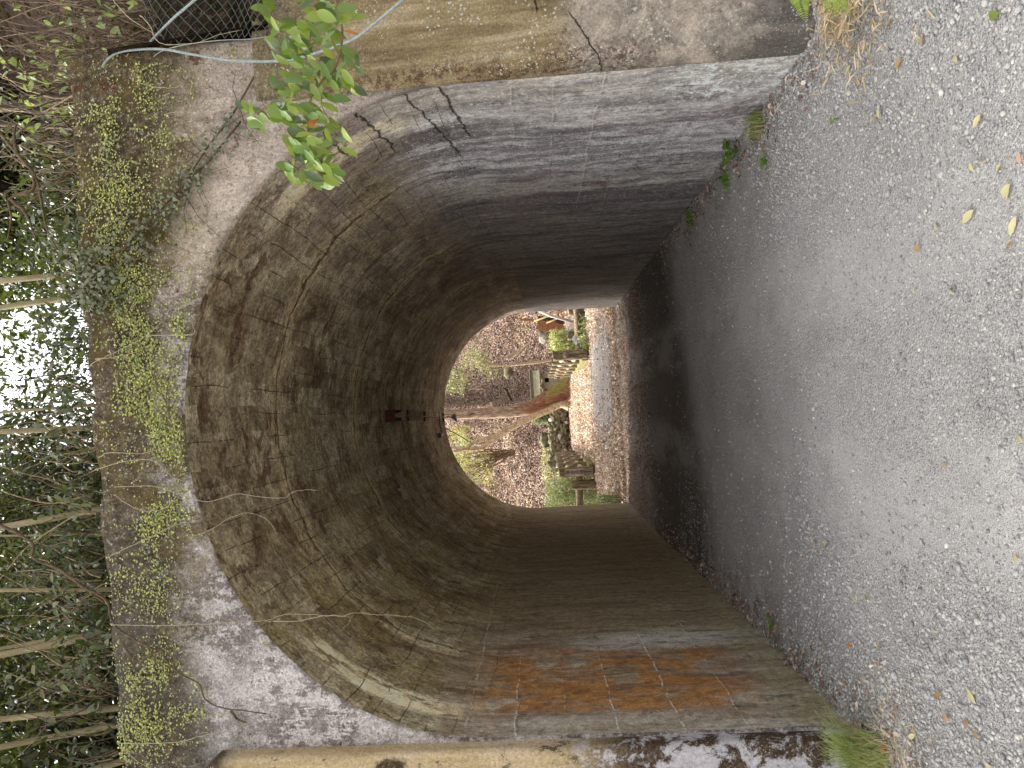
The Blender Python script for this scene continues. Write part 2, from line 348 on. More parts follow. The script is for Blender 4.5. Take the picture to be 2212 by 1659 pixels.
    return g.fin(g.bsdf(col, .88, g.bump(h, .8, .018), .2))
def mat_sidewall(left):
    g = NT('stained_left_wall_concrete' if left else 'stained_right_wall_concrete'); P = g.pos(); X, Y, Z = g.sep(P)
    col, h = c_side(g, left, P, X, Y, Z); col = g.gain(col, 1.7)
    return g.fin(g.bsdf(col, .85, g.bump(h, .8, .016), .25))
def mat_headwall():
    g = NT('lichened_headwall_concrete'); P = g.pos(); X, Y, Z = g.sep(P)
    big = g.noise(P, 1.1, 5, .65, .5); mid = g.noise(P, 9, 9, .8, .3); fine = g.noise(P, 70, 7, .82); strk = g.noise(g.sc(P, (7,1,1.2)), 1.8, 8, .78)
    pale = g.ramp(fine, [(.32, C(158,150,146)), (.6, C(206,200,198))]); beige = g.ramp(mid, [(.34, C(116,104,84)), (.62, C(190,178,156))])
    col = g.mix(g.sm(g.add(X, g.mul(big, .8)), .7, 1.5), pale, beige)
    pk = g.mul(g.sm(X, .9, 1.5), g.sm(Z, 3.9, 3.5)); col = g.mix(g.mul(pk, .6), col, g.ramp(mid, [(.36, C(150,134,124)), (.58, C(210,196,188))]))
    bl = g.sm(g.add(g.mul(mid, .6), g.mul(strk, .4)), .495, .52); bl = g.mul(bl, g.sm(big, .3, .5))
    col = g.mix(g.mul(bl, g.ramp(g.sm(X, .9, 1.6), [(0, .7), (1, .35)])), col, g.ramp(fine, [(.3, C(58,44,38)), (.7, C(96,78,68))]))
    # mossy top, deeper in the middle
    mz = g.add(Z, g.mul(g.sub(g.noise(P, 2.2, 5, .65), .5), .55))
    arch = g.sub(mz, g.mul(g.sm(g.math('ABSOLUTE', g.sub(X, .1)), 0, 1.9), -.0))
    edge = g.sub(3.98, g.mul(g.math('ABSOLUTE', g.sub(X, .3)), .13))
    top = g.sm(g.sub(mz, edge), -.05, .28)
    col = g.mix(g.mul(top, .92), col, g.ramp(g.noise(P, 18, 8, .8), [(.36, C(32,26,18)), (.5, C(72,60,40)), (.62, C(122,110,82))]))
    mo = g.mul(g.sm(g.noise(P, 3.1, 4, .6), .47, .6), g.mul(g.sm(Z, 3.62, 3.85), g.sm(X, -1.6, -.6)))
    col = g.mix(g.mul(mo, .75), col, g.ramp(mid, [(.3, C(70,58,34)), (.7, C(118,104,62))]))
    gr = g.mul(g.sm(X, -.4, -1.2), g.mul(g.sm(g.noise(P, 1.7, 4, .6), .4, .6), g.sm(Z, 3.3, 3.7))); col = g.mix(g.mul(gr, .6), col, C(92,88,76))
    rs = g.mul(g.sm(g.noise(P, 4.2, 6, .75), .6, .66), g.sm(X, .2, .8)); col = g.mix(g.mul(rs, .8), col, C(86,44,34))
    s2 = g.noise(P, 38, 8, .85); col = g.mix(g.mul(g.sm(s2, .55, .59), .7), col, C(52,42,38)); s4 = g.noise(g.off(P, (9,4,2)), 30, 8, .85); col = g.mix(g.mul(g.sm(s4, .57, .61), .6), col, C(222,216,208))
    vj = g.mul(g.sm(g.math('ABSOLUTE', g.sub(X, g.add(1.36, g.mul(mid, .01)))), .006, .002), g.sm(Z, 4.3, 4.2)); col = g.mix(g.mul(vj, .0), col, C(40,34,30))
    dots = g.mul(g.sm(g.vor(P, 42), .2, .12), g.sm(mid, .48, .56)); col = g.mix(g.mul(dots, .7), col, C(206,200,176))
    # thin dark rim along the arch
    e1 = g.math('POWER', g.math('DIVIDE', g.sub(X, X0), A_), 2); e2 = g.math('POWER', g.math('DIVIDE', g.math('MAXIMUM', g.sub(Z, ZS), 0), B_), 2)
    rr = g.math('SQRT', g.add(e1, e2)); rim = g.mul(g.sm(rr, 1.02, 1.004), g.sm(mid, .3, .55)); col = g.mix(g.mul(rim, .5), col, C(70,62,48))
    col = g.mix(.6, col, g.ramp(fine, [(.3, C(45,45,45)), (.7, C(210,210,210))]), 'OVERLAY')
    h = g.add(g.mul(mid, .6), g.add(g.mul(fine, .3), g.mul(bl, -.12)))
    col = g.gain(col, 1.3)
    return g.fin(g.bsdf(col, .92, g.bump(h, 1, .03), .15))
def mat_buttress(left):
    g = NT('ochre_left_buttress_concrete' if left else 'ochre_right_buttress_concrete'); P = g.pos(); X, Y, Z = g.sep(P)
    mid = g.noise(P, 5.5, 8, .72, .4); fine = g.noise(P, 60, 6, .75); strk = g.noise(g.sc(P, (9,3,.8)), 1.5, 6, .65)
    if left:
        col = g.ramp(strk, [(.3, C(164,142,104)), (.5, C(194,174,134)), (.7, C(206,194,166))])
        lo = g.sm(g.add(Z, g.mul(mid, .9)), 2.25, 1.75); pale = g.mix(g.sm(mid, .46, .54), C(196,192,194), g.ramp(fine, [(.3, C(58,44,34)), (.7, C(104,86,68))]))
        col = g.mix(lo, col, pale)
        bl = g.mul(g.sm(g.noise(g.sc(P, (1,1,.6)), 6, 8, .8), .55, .6), g.sm(X, -2.2, -1.98)); col = g.mix(g.mul(bl, .85), col, C(62,52,44))
        hx = g.sub(X, -2.02); hz = g.sub(Z, 2.69); hd = g.math('SQRT', g.add(g.mul(hx, hx), g.mul(g.mul(hz, hz), .45))); hm = g.sm(g.add(hd, g.mul(g.sub(g.noise(P, 12, 6, .75), .5), .12)), .075, .05); col = g.mix(g.mul(hm, .95), col, g.ramp(fine, [(.3, C(36,28,20)), (.7, C(92,78,50))]))
        tp = g.mul(g.sm(g.add(Z, g.mul(mid, .3)), 3.75, 3.87), .9); col = g.mix(tp, col, C(58,52,36))
    else:
        col = g.ramp(strk, [(.3, C(112,96,70)), (.5, C(154,136,102)), (.7, C(190,176,146))])
        lo = g.sm(g.add(Z, g.mul(mid, .2)), 1.62, 1.38); col = g.mix(lo, col, g.ramp(mid, [(.34, C(122,114,106)), (.52, C(178,166,150)), (.68, C(214,202,184))]))
        lo2 = g.sm(g.add(Z, g.mul(mid, .8)), .95, .6); col = g.mix(lo2, col, g.ramp(strk, [(.35, C(92,86,84)), (.7, C(138,130,120))]))
        ed = g.mul(g.sm(g.add(X, g.mul(mid, .22)), 2.33, 2.2), g.sm(Z, .75, 1.0)); ed = g.mul(ed, g.sm(g.noise(P, 24, 8, .85), .47, .53)); col = g.mix(g.mul(g.mul(ed, g.sm(mid, .4, .5)), .85), col, C(86,60,50))
        wl = g.mul(g.sm(g.vor(g.off(P, g.sc(g.noise(P, 30, 4, .7, col=True), (.05,.05,.05))), 34), .3, .2), g.mul(g.sm(g.noise(P, 3, 3, .6), .5, .58), 1)); col = g.mix(g.mul(wl, .85), col, C(206,208,196))
        dn = g.mul(g.sm(g.noise(P, 13, 6, .8), .6, .66), g.sm(Z, 2.4, 1)); col = g.mix(g.mul(dn, .7), col, C(60,48,44))
        tp = g.mul(g.sm(g.add(Z, g.mul(mid, .5)), 3.0, 3.3), .85); col = g.mix(tp, col, g.ramp(fine, [(.3, C(88,78,54)), (.7, C(150,140,112))]))
        ck = g.sub(Z, g.add(1.30, g.add(g.mul(g.sub(X, 2.2), .55), g.mul(g.sub(mid, .5), .12)))); cm = g.mul(g.sm(g.math('ABSOLUTE', ck), .007, .002), g.sm(X, 2.38, 2.33))
        ck2 = g.sub(Z, g.add(1.58, g.mul(g.sub(mid, .5), .2))); cm = g.add(cm, g.mul(g.sm(g.math('ABSOLUTE', ck2), .01, .003), g.mul(g.sm(X, 2.37, 2.4), g.sm(X, 2.8, 2.6))))
        col = g.mix(g.mul(cm, .85), col, C(38,30,24))
    sp = g.mul(g.sm(g.vor(P, 60), .22, .12), g.sm(g.noise(P, 5, 3, .6), .45, .55)); col = g.mix(g.mul(sp, .8), col, C(222,214,188))
    col = g.mix(.55, col, g.ramp(fine, [(.3, C(45,45,45)), (.7, C(210,210,210))]), 'OVERLAY')
    h = g.add(g.mul(mid, .6), g.mul(fine, .4))
    if not left: h = g.add(h, g.mul(cm, -1.5))
    return g.fin(g.bsdf(col, .9, g.bump(h, 1, .03), .15))

tunnel = thing('tunnel', 'weathered concrete tunnel with a stained round vault and mossy headwall over the gravel track', 'tunnel', (X0, YN, 0))
# vault
nt, ny = 240, 300
T = np.linspace(0, 1, nt); YY = np.linspace(YN, YF, ny)
tt, yy = [a.ravel() for a in np.meshgrid(T, YY, indexing='ij')]
bx, bz = bore(tt, yy)
uv = np.stack([yy, tt*5.93], 1)
npmesh('vault', np.stack([bx, yy, bz], 1), grid(nt, ny)[:, ::-1], mat_vault(), tunnel, True, uv)
# side walls
for left in (True, False):
    zz = np.linspace(-.35, 1, 60); xs = []
    zi, yi = [a.ravel() for a in np.meshgrid(np.linspace(0, 1, 70), YY, indexing='ij')]
    bx0, bz0 = bore(np.full(len(yi), 0. if left else 1.), yi)
    z = -.35+(bz0+.35)*zi; n = (fbm(np.stack([z*3, yi*3, z*0+(5 if left else 9)], 1), 4)-.5)*.03*(np.clip((1-zi)*8, 0, 1))
    V = np.stack([bx0+n, yi, z], 1); F = grid(70, ny)
    npmesh('side_wall', V, F if left else F[:, ::-1], mat_sidewall(left), tunnel, True)
# headwall (front) with its arch, and the rear one
MHW = mat_headwall()
def headwall(name, Yp, Yb, x1, x2, ztop, sign, mat):
    tj = np.concatenate([np.zeros(40), np.linspace(0, 1, 260), np.ones(40)])
    zj = np.concatenate([np.linspace(-.35, ZS, 40, endpoint=False), np.full(260, np.nan), np.linspace(ZS, -.35, 41)[1:]])
    ix, iz = bore(tj, np.full(len(tj), YN if sign < 0 else YF)); iz = np.where(np.isnan(zj), iz, zj)
    ox = np.zeros(len(tj)); oz = np.zeros(len(tj))
    for i in range(len(tj)):
        if i < 40: ox[i], oz[i] = x1, iz[i]
        elif i >= 300: ox[i], oz[i] = x2, iz[i]
        else:
            dx, dz = ix[i]-X0, iz[i]-ZS+1e-6; c = []
            if dx < 0: c.append((x1-X0)/dx)
            if dx > 0: c.append((x2-X0)/dx)
            if dz > 0: c.append((ztop(X0)-ZS)/dz)
            k = min(q for q in c if q > 0); ox[i] = X0+dx*k; oz[i] = ZS+dz*k
            if oz[i] > ztop(X0)-.02: oz[i] = ztop(ox[i])+(vnoise(np.array([[ox[i]*9, 3, 1.]]))[0]-.5)*.06
    nr = 60; R = np.linspace(0, 1, nr)**1.5
    x = ix[:,None]*(1-R)+ox[:,None]*R; z = iz[:,None]*(1-R)+oz[:,None]*R
    xf, zf = x.ravel(), z.ravel(); d = (fbm(np.stack([xf*2.5, zf*2.5, xf*0], 1), 5)-.5)*.05
    d = d*np.tile(np.clip(R*30, 0, 1), len(tj))
    V = np.stack([xf, Yp+sign*d*-1, zf], 1); F = grid(len(tj), nr)
    base = len(V); back = np.stack([ox, np.full(len(tj), Yb), oz+.02], 1); V = np.concatenate([V, back])
    o = np.arange(len(tj)-1); top = np.stack([o*nr+nr-1, (o+1)*nr+nr-1, base+o+1, base+o], 1)
    F = np.concatenate([F, top]); F = F if sign < 0 else F[:, ::-1]
    return npmesh(name, V, F, mat, tunnel, True)
headwall('headwall', YN, 4.86, -6.0, 2.44, lambda x: 4.47+.045*x, -1, MHW)
headwall('rear_headwall', YF, YF-.4, -7.0, 7.0, lambda x: 4.9, 1, MHW)
# buttresses: a plan outline swept upward, rounded at the inner top corner
def buttress(left, mat):
    nz, nx = 130, 90
    zs_, us = np.linspace(-.3, 1, nz), np.linspace(0, 1, nx)
    zi, u = [a.ravel() for a in np.meshgrid(np.linspace(0, 1, nz), us, indexing='ij')]
    if left:
        zt = lambda x: 3.86-.16*np.clip((x+2.12)/.22, 0, 1)**2.2+.0*x
        # path: inner side (from headwall) -> corner -> front face to the left
        L1, L2 = .12, 4.2; s = u**1.7*(L1+L2)
        x = np.where(s < L1, -1.925, -1.925-(s-L1)); Y = np.where(s < L1, YN-s, YN-L1)
        r = .03; c = np.clip(1-np.abs(s-L1)/r, 0, 1)**2*.010; x -= c; Y += c
        z = -.3+(zt(x)+.3)*zi
    else:
        L1, L2 = .3, 4.2; s = u**1.6*(L1+L2); zz_ = -.3+3.65*zi
        bat = .20*np.clip((2.9-zz_)/2.9, 0, 1)+.03
        f = np.clip(s/L1, 0, 1); rnd = np.where(s < L1, np.sin(f*pi/2), 1)
        x = np.where(s < L1, 2.046+.07*(1-np.cos(f*pi/2)), 2.116+(s-L1)); Y = YN-bat*rnd
        z = zz_
    n = (fbm(np.stack([x*3, z*3, x*0+(3 if left else 8)], 1), 5)-.5)*.045*np.clip(s*12, 0, 1)
    V = np.stack([x, Y+n, z], 1); F = grid(nz, nx)
    # cap going back to the wall
    top = V[(nz-1)*nx:].copy(); bk = top.copy(); bk[:,1] = YN+.6; bk[:,2] += .03
    b0 = len(V); V = np.concatenate([V, bk]); o = np.arange(nx-1); F = np.concatenate([F, np.stack([(nz-1)*nx+o, b0+o, b0+o+1, (nz-1)*nx+o+1], 1)])
    return npmesh('buttress', V, F[:, ::-1] if left else F, mat, tunnel, True)
buttress(True, mat_buttress(True)); buttress(False, mat_buttress(False))

# ================================================================== GROUND
def mat_gravel():
    g = NT('grey_gravel'); P = g.pos(); X, Y, Z = g.sep(P)
    v1 = g.vor(P, 62, 'F1', 'Color'); d1 = g.vor(P, 62); v2 = g.vor(P, 150, 'F1', 'Color'); d2 = g.vor(P, 150); n = g.noise(P, 1.4, 6, .65); f = g.noise(P, 120, 5, .7)
    base = g.ramp(n, [(.3, C(160,156,152)), (.55, C(180,176,172)), (.75, C(194,190,186))])
    peb = g.ramp(g.sep(v1)[0], [(0, C(124,122,120)), (.4, C(164,161,158)), (.75, C(186,182,178)), (1, C(212,208,200))])
    col = g.mix(g.mul(g.sm(d1, .55, .4), .7), base, peb)
    peb2 = g.ramp(g.sep(v2)[1], [(0, C(130,126,122)), (1, C(208,204,198))]); col = g.mix(.4, col, peb2)
    brn = g.mul(g.add(g.sm(X, 1.5, 2.0), g.sm(X, -1.3, -1.85)), g.sm(g.noise(P, 4, 5, .7), .42, .6)); col = g.mix(g.mul(brn, .6), col, C(104,84,70))
    yd = g.add(g.add(Y, g.mul(X, -.42)), g.mul(g.sub(g.noise(P, 1.6, 6, .7), .5), .9)); dk = g.mul(g.sm(yd, 7.9, 9.0), g.sm(yd, 13.0, 11.6)); col = g.mix(g.mul(dk, .85), col, g.ramp(g.noise(P, 7, 5, .7), [(.3, C(58,48,40)), (.7, C(98,88,78))]))  # mid-tunnel shade put into the floor colour as a dark earthy band
    rd = g.mul(g.sm(Y, 11, 13), g.sm(g.noise(P, 3, 5, .7), .36, .5)); col = g.mix(g.mul(rd, .75), col, g.ramp(g.noise(P, 40, 5, .8), [(.35, C(84,60,50)), (.65, C(148,116,102))]))
    col = g.mix(.3, col, g.ramp(f, [(.3, C(50,50,50)), (.7, C(205,205,205))]), 'OVERLAY')
    gap = g.sm(d1, .5, .75); col = g.mix(g.mul(gap, .3), col, C(92,86,80))
    trk = g.mul(g.sm(g.math('ABSOLUTE', g.sub(g.math('ABSOLUTE', g.sub(X, .1)), .62)), .42, .15), g.sm(g.noise(g.sc(P, (1.6,.6,1)), 1.5, 5, .65), .38, .56))
    col = g.mix(g.mul(trk, .45), col, g.ramp(g.noise(P, 90, 5, .8), [(.35, C(150,146,142)), (.65, C(190,186,181))])); sl_ = g.sm(g.noise(g.sc(P, (1,.7,1)), .9, 6, .65), .5, .62); col = g.mix(g.mul(sl_, .22), col, C(118,112,106))
    h = g.add(g.mul(g.sm(d1, .6, 0), g.sub(.8, g.mul(trk, .6))), g.add(g.mul(g.sm(d2, .6, 0), .35), g.mul(f, .2)))
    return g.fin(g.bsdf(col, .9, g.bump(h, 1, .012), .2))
def ground_z(x, Y):
    z = gz(x, np.minimum(Y, 40))
    e = np.clip((np.abs(x-X0)-1.35)/.6, 0, 1)
    z = z+.035*e*e*(Y < 15)+(fbm(np.stack([x*1.3, Y*1.3, x*0], 1), 4)-.5)*.05+(fbm(np.stack([x*9, Y*9, x*0+4], 1), 3)-.5)*.012
    z = z-.012*np.exp(-((np.abs(x-.1)-.75)/.3)**2)
    # stream gully either side of the footbridge
    gul = np.clip((np.abs(x)-2.15)/1.2, 0, 1)*np.clip((Y-23.2)/1.5, 0, 1)*np.clip((36.5-Y)/1.5, 0, 1)
    return z-1.6*gul
xs = np.concatenate([np.linspace(-200, -12, 12), np.linspace(-11, -2.2, 30), np.linspace(-2.1, 2.2, 190), np.linspace(2.3, 11, 30), np.linspace(12, 200, 12)])
ys = np.concatenate([np.linspace(-150, -3, 10), np.linspace(-2, 1.4, 10), np.linspace(1.5, 6.5, 220), np.linspace(6.55, 15, 200), np.linspace(15.1, 40, 120), np.linspace(41, 250, 12)])
gx, gy = [a.ravel() for a in np.meshgrid(xs, ys, indexing='ij')]
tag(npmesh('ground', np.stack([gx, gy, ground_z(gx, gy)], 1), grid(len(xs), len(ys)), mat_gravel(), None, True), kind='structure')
# lane outside the far mouth: smooth grey asphalt with a pale edging
def sheet(name, x1, x2, y1, y2, dz, mat, n=(60, 60), rag=0):
    a, b = [q.ravel() for q in np.meshgrid(np.linspace(0, 1, n[0]), np.linspace(0, 1, n[1]), indexing='ij')]
    X_ = x1+(x2-x1)*a; Y_ = y1+(y2-y1)*b
    if rag:
        Y_ = Y_-rag*(fbm(np.stack([X_*.5, a*0, a*0+3], 1), 3)-.5)*(1-b)*2
    return npmesh(name, np.stack([X_, Y_, gz(X_, Y_)+dz-np.where((b < .5/n[1]) & (rag > 0), .12, 0)], 1), grid(*n), mat, None, True)
def mat_lane():
    g = NT('lane_asphalt'); P = g.pos(); X, Y, Z = g.sep(P); n = g.noise(g.sc(P, (.5,1.6,1)), 1.4, 6, .6); f = g.noise(P, 60, 5, .7)
    col = g.ramp(n, [(.3, C(96,90,84)), (.6, C(124,117,110)), (.8, C(146,137,127))]); col = g.mix(.3, col, g.ramp(f, [(.3, C(50,50,50)), (.7, C(205,205,205))]), 'OVERLAY')
    return g.fin(g.bsdf(col, .8, g.bump(f, .4, .005), .35))
tag(sheet('lane', -14, 16, 15.6, 22.3, .06, mat_lane(), (120, 60), 1.6), kind='structure')
tag(sheet('lane_edging', -14, 16, 22.3, 22.42, .06, simple('pale_edging', C(150,144,134), C(200,192,180), 8)), kind='structure')
MDECK = simple('worn_footbridge_deck', C(112,98,90), C(160,146,134), 6, stretch=(1,.4,1))
tag(sheet('path', -1.95, 2.0, 22.42, 38.2, .05, MDECK), kind='structure')
# ================================================================== LOOSE STONES, FALLEN LEAVES
MSTONE = (lambda g: g.fin(g.bsdf(g.mix(.35, g.ramp(g.island(), [(0, C(134,132,130)), (.25, C(158,155,152)), (.6, C(176,173,169)), (.88, C(188,184,178)), (.97, C(194,186,174)), (1, C(214,211,204))]),
          g.ramp(g.noise(g.pos(), 160, 4, .7), [(.3, C(70,70,70)), (.7, C(200,200,200))]), 'OVERLAY'), .82, g.bump(g.noise(g.pos(), 220, 3, .6), .3, .002), .3)))(NT('river_stone'))
def scatter_stones():
    iv, ifc = ico(1); iv = np.array(iv); ifc = np.array(ifc)
    def batch(n, x1, x2, y1, y2, s0, s1, dens):
        x = RNG.uniform(x1, x2, n); y = RNG.uniform(y1, y2, n); k = RNG.random(n) < dens(x, y); x, y = x[k], y[k]
        s = s0*(s1/s0)**(RNG.random(len(x))**1.8); return x, y, s
    edge = lambda x: np.clip((np.abs(x-.1)-.55)/1.2, 0, 1)
    d1 = lambda x, y: .14+.83*np.clip(edge(x)*1.1+(fbm(np.stack([x*2.2, y*2.2, x*0], 1), 3)-.42)*1.6, 0, 1)
    B = [batch(60000, -2.2, 2.5, 2.1, 5.2, .0035, .0115, d1), batch(12000, -1.9, 2.04, 5.2, 9.5, .004, .011, d1), batch(1500, -1.9, 2.04, 9.5, 15.5, .006, .014, d1), batch(900, -2.2, 2.4, 2.2, 7, .011, .018, d1), batch(16000, -2.2, 2.5, 2.1, 5.6, .008, .0165, lambda x, y: np.clip(edge(x)*1.3-.25+(fbm(np.stack([x*1.7, y*1.7, x*0+9], 1), 3)-.45)*1.5, 0, 1)*.8)]
    x, y, s = [np.concatenate(q) for q in zip(*B)]; n = len(x)
    A = RNG.uniform(.62, 1.25, (n, 3)); A[:,2] *= .62
    V = iv[None]*A[:,None,:]*(1+.22*(RNG.random((n, len(iv), 1))-.5))
    a = RNG.uniform(0, 2*pi, n); ca, sa = np.cos(a)[:,None], np.sin(a)[:,None]
    tl = RNG.normal(0, .25, n)[:,None]; V = np.stack([V[:,:,0], V[:,:,1]*np.cos(tl)-V[:,:,2]*np.sin(tl), V[:,:,1]*np.sin(tl)+V[:,:,2]*np.cos(tl)], 2)
    V = np.stack([V[:,:,0]*ca-V[:,:,1]*sa, V[:,:,0]*sa+V[:,:,1]*ca, V[:,:,2]], 2)*s[:,None,None]
    z = ground_z(x, y)+s*RNG.uniform(.0, .5, n)
    V += np.stack([x, y, z], 1)[:,None,:]
    F = (ifc[None]+np.arange(n)[:,None,None]*len(iv)).reshape(-1, 3)
    tag(npmesh('loose_gravel', V.reshape(-1, 3), F, MSTONE, None, True), kind='stuff')
scatter_stones()
M_LITTER = leafmat('dry_leaf_litter', stops(C(104,76,66), C(150,118,104), C(180,148,134), C(132,100,88), C(204,178,162), C(220,202,186), C(158,132,110), C(128,92,82)), .12, .75, .2)
def litter(name, x, y, zf, L, m=M_LITTER, up=.55, lift=.02):
    n = len(x); D = rvec(n); D[:,2] *= .35; N = rvec(n)*(1-up); N[:,2] += up*1.4
    Ls = L*RNG.uniform(.6, 1.35, n); z = zf(x, y)+RNG.uniform(.0, lift, n)
    V, F = leaves(np.stack([x, y, z], 1), D, N, Ls, Ls*RNG.uniform(.35, .6, n), .3, .3)
    return tag(npmesh(name, V, F, m), kind='stuff')
# brown leaves drifting along the foot of both walls and through the bore
def drift():
    x, y = [], []
    for sgn, n, y1, y2 in ((1, 420, 4.2, 9.5), (-1, 700, 3.6, 11)):
        yy_ = RNG.uniform(y1, y2, n); d = np.abs(RNG.normal(0, .13, n)); x.append((X0+A_-.02-d) if sgn > 0 else (X0-A_+.02+d)); y.append(yy_)
    n = 14000; yy_ = RNG.uniform(10.5, 16.0, n); xx = RNG.uniform(-1.85, 2.0, n)
    k = RNG.random(n) < np.clip((fbm(np.stack([xx*1.2, yy_*1.2, xx*0], 1), 3)-.36)*3, .05, 1)*np.clip((yy_-10.3)/2.5, 0, 1)+np.clip((yy_-13.2)/1.2, 0, .9)
    x.append(xx[k]); y.append(yy_[k])
    x, y = np.concatenate(x), np.concatenate(y); litter('leaf_litter', x, y, ground_z, .042)
drift()
# single fallen leaves one can count on the gravel
FALL = [('pale yellow leaf lying flat on the grey gravel', stops(C(178,168,120), C(196,186,142)), .066), ('curled tan leaf lying on the grey gravel', stops(C(150,116,74), C(176,144,100)), .062),
        ('pinkish brown dry leaf lying on the grey gravel', stops(C(176,136,112), C(196,164,140)), .06), ('green fallen leaf lying on the gravel', stops(C(96,116,40), C(120,136,56)), .07),
        ('small orange red leaf lying on the gravel', stops(C(196,74,36), C(214,96,48)), .035)]
FMAT = [leafmat('fallen_leaf_%s' % n, s, .15, .6) for n, s in zip(('yellow','tan','pink','green','orange'), [f[1] for f in FALL])]
spots = [(2095,468,0,1.25,2.0),(1982,537,1,1.0,1.7),(2018,487,0,.8,.6),(2150,35,3,1.2,1.4),(1928,52,1,1.3,1.7),(1895,45,1,1.0,1.2),(1842,152,0,1.1,1.9),(1945,138,1,1.1,2.0),(1985,80,0,.8,1.0),
    (1993,90,1,.8,2.4),(2065,125,0,.8,.5),(1796,265,1,.9,2.2),(1874,268,0,.9,1.5),(1905,240,0,1.0,.1),(1892,258,1,1.0,1.7),(2112,262,0,.9,2.2),(2118,345,1,.8,1.0),(2100,360,0,.7,.5),(2152,365,0,.8,1.9),
    (2170,420,0,1.4,2.2),(2190,490,0,1.2,2.5),(2200,340,2,.8,.2),(2180,530,1,1.0,1.7),(2056,630,0,.9,1.2),(1975,625,0,.6,.4),(1694,630,2,.9,1.7),(1760,545,2,.6,2.0),(1825,858,3,.7,2.3),
    (2008,1000,0,.6,1.3),(2040,1005,1,.7,2.0),(2205,945,0,.9,1.1),(1632,1063,3,.6,.8),(1763,1172,2,1.1,1.2),(1790,1175,0,1.3,2.0),(1712,1251,1,.6,.3),(1903,1395,1,.9,2.2),(2028,1362,0,.8,1.6),
    (1905,1430,2,.8,.4),(1838,1393,4,1,.5),(1878,1288,3,.7,1.0),(1858,1290,0,.5,.2),(2050,1545,2,1.7,1.5),(2035,1500,1,1.4,1.9),(2106,1503,0,1.1,.9),(2098,1560,1,.8,.8),(1990,1590,0,1.2,2.2),(2150,1655,0,.9,2),(2120,1585,1,.8,1.1),(1931,1615,4,1.5,1.2),(2190,1205,0,.7,.9)]
for i, (px, py, kd, s, an) in enumerate(spots):
    p = at_g(px, py); p.z = float(ground_z(np.array([p.x]), np.array([p.y]))[0])+.018
    L = FALL[kd][2]*s; d = Vector((cos(an), sin(an), .1)); V, F = fineleaves([p-d*L/2], [d], [(random.uniform(-.5,.5), random.uniform(-.5,0), 1)], L, L*(random.uniform(.28,.42) if kd != 4 else .7), random.uniform(.05,.5), random.uniform(0,.05))
    o = npmesh('fallen_leaf', V-np.array(p), F, FMAT[kd], None, True); o.location = p
    tag(o, FALL[kd][0], 'leaf', 'fallen %s leaves on the gravel' % ('yellow','tan','pink brown','green','orange')[kd])

# ================================================================== BANK OVER THE TUNNEL
def bank_z(x, y):
    n = (fbm(np.stack([x*1.2, y*1.2, x*0+2], 1), 4)-.5)*.35
    z = 4.32+.06*(y-4.6)+n*np.clip((y-4.9)/.6, 0, 1)+1.3*np.clip((-x-4)/5, 0, 1)
    h = np.clip((x-2.42)/.2, 0, 1); slope = 3.24+(y-4.3)*1.5+n*.5*np.clip((y-4.4)/.4, 0, 1)
    top = z+3.6*np.clip((x-1.9)/2.6, 0, 1)*np.clip((y-4.6)/3.0, 0, 1)
    top = np.where((y < 4.9) & (x < 2.4), 4.42, top)
    return np.where(h > 0, np.minimum(slope, top)*h+np.where(y < 4.62, 3.2, z)*(1-h), np.where(y < 4.8, 4.25, top))
def mat_soil():
    g = NT('rooty_soil'); P = g.pos(); n = g.noise(P, 6, 8, .75); f = g.noise(P, 40, 6, .7)
    col = g.ramp(n, [(.3, C(24,18,14)), (.5, C(50,38,28)), (.66, C(84,66,50)), (.8, C(64,60,38))]); col = g.mix(.35, col, g.ramp(f, [(.3, C(45,45,45)), (.7, C(205,205,205))]), 'OVERLAY')
    return g.fin(g.bsdf(col, .95, g.bump(g.add(n, g.mul(f, .5)), 1, .05), .1))
MSOIL = mat_soil()
bxs = np.concatenate([np.linspace(-14, -3, 40), np.linspace(-2.9, 5, 120), np.linspace(5.1, 14, 40)]); bys = np.concatenate([np.linspace(4.32, 6, 50), np.linspace(6.05, 14.7, 70)])
gx, gy = [a.ravel() for a in np.meshgrid(bxs, bys, indexing='ij')]
gy2 = np.where(gx < 2.40, 4.72+(gy-4.32)*.9614, gy); zb = bank_z(gx, gy2); zb = np.where((gx < 2.40) & (gy2 < 4.9), 4.42, zb)
tag(npmesh('bank', np.stack([gx, gy2, zb], 1), grid(len(bxs), len(bys)), MSOIL, None, True), kind='structure')
x = RNG.uniform(-3.2, 5.2, 7000); y = 4.4+RNG.random(7000)**1.6*3
k = ~((x < 2.45) & (y < 4.5)); litter('leaf_litter', x[k], y[k], bank_z, .06, leafmat('shade_toned_litter', stops(C(38,29,22), C(62,48,36), C(88,68,52), C(50,39,30)), .05, .8, .2), lift=.06)  # bank litter: shade put into its darker leaf colours

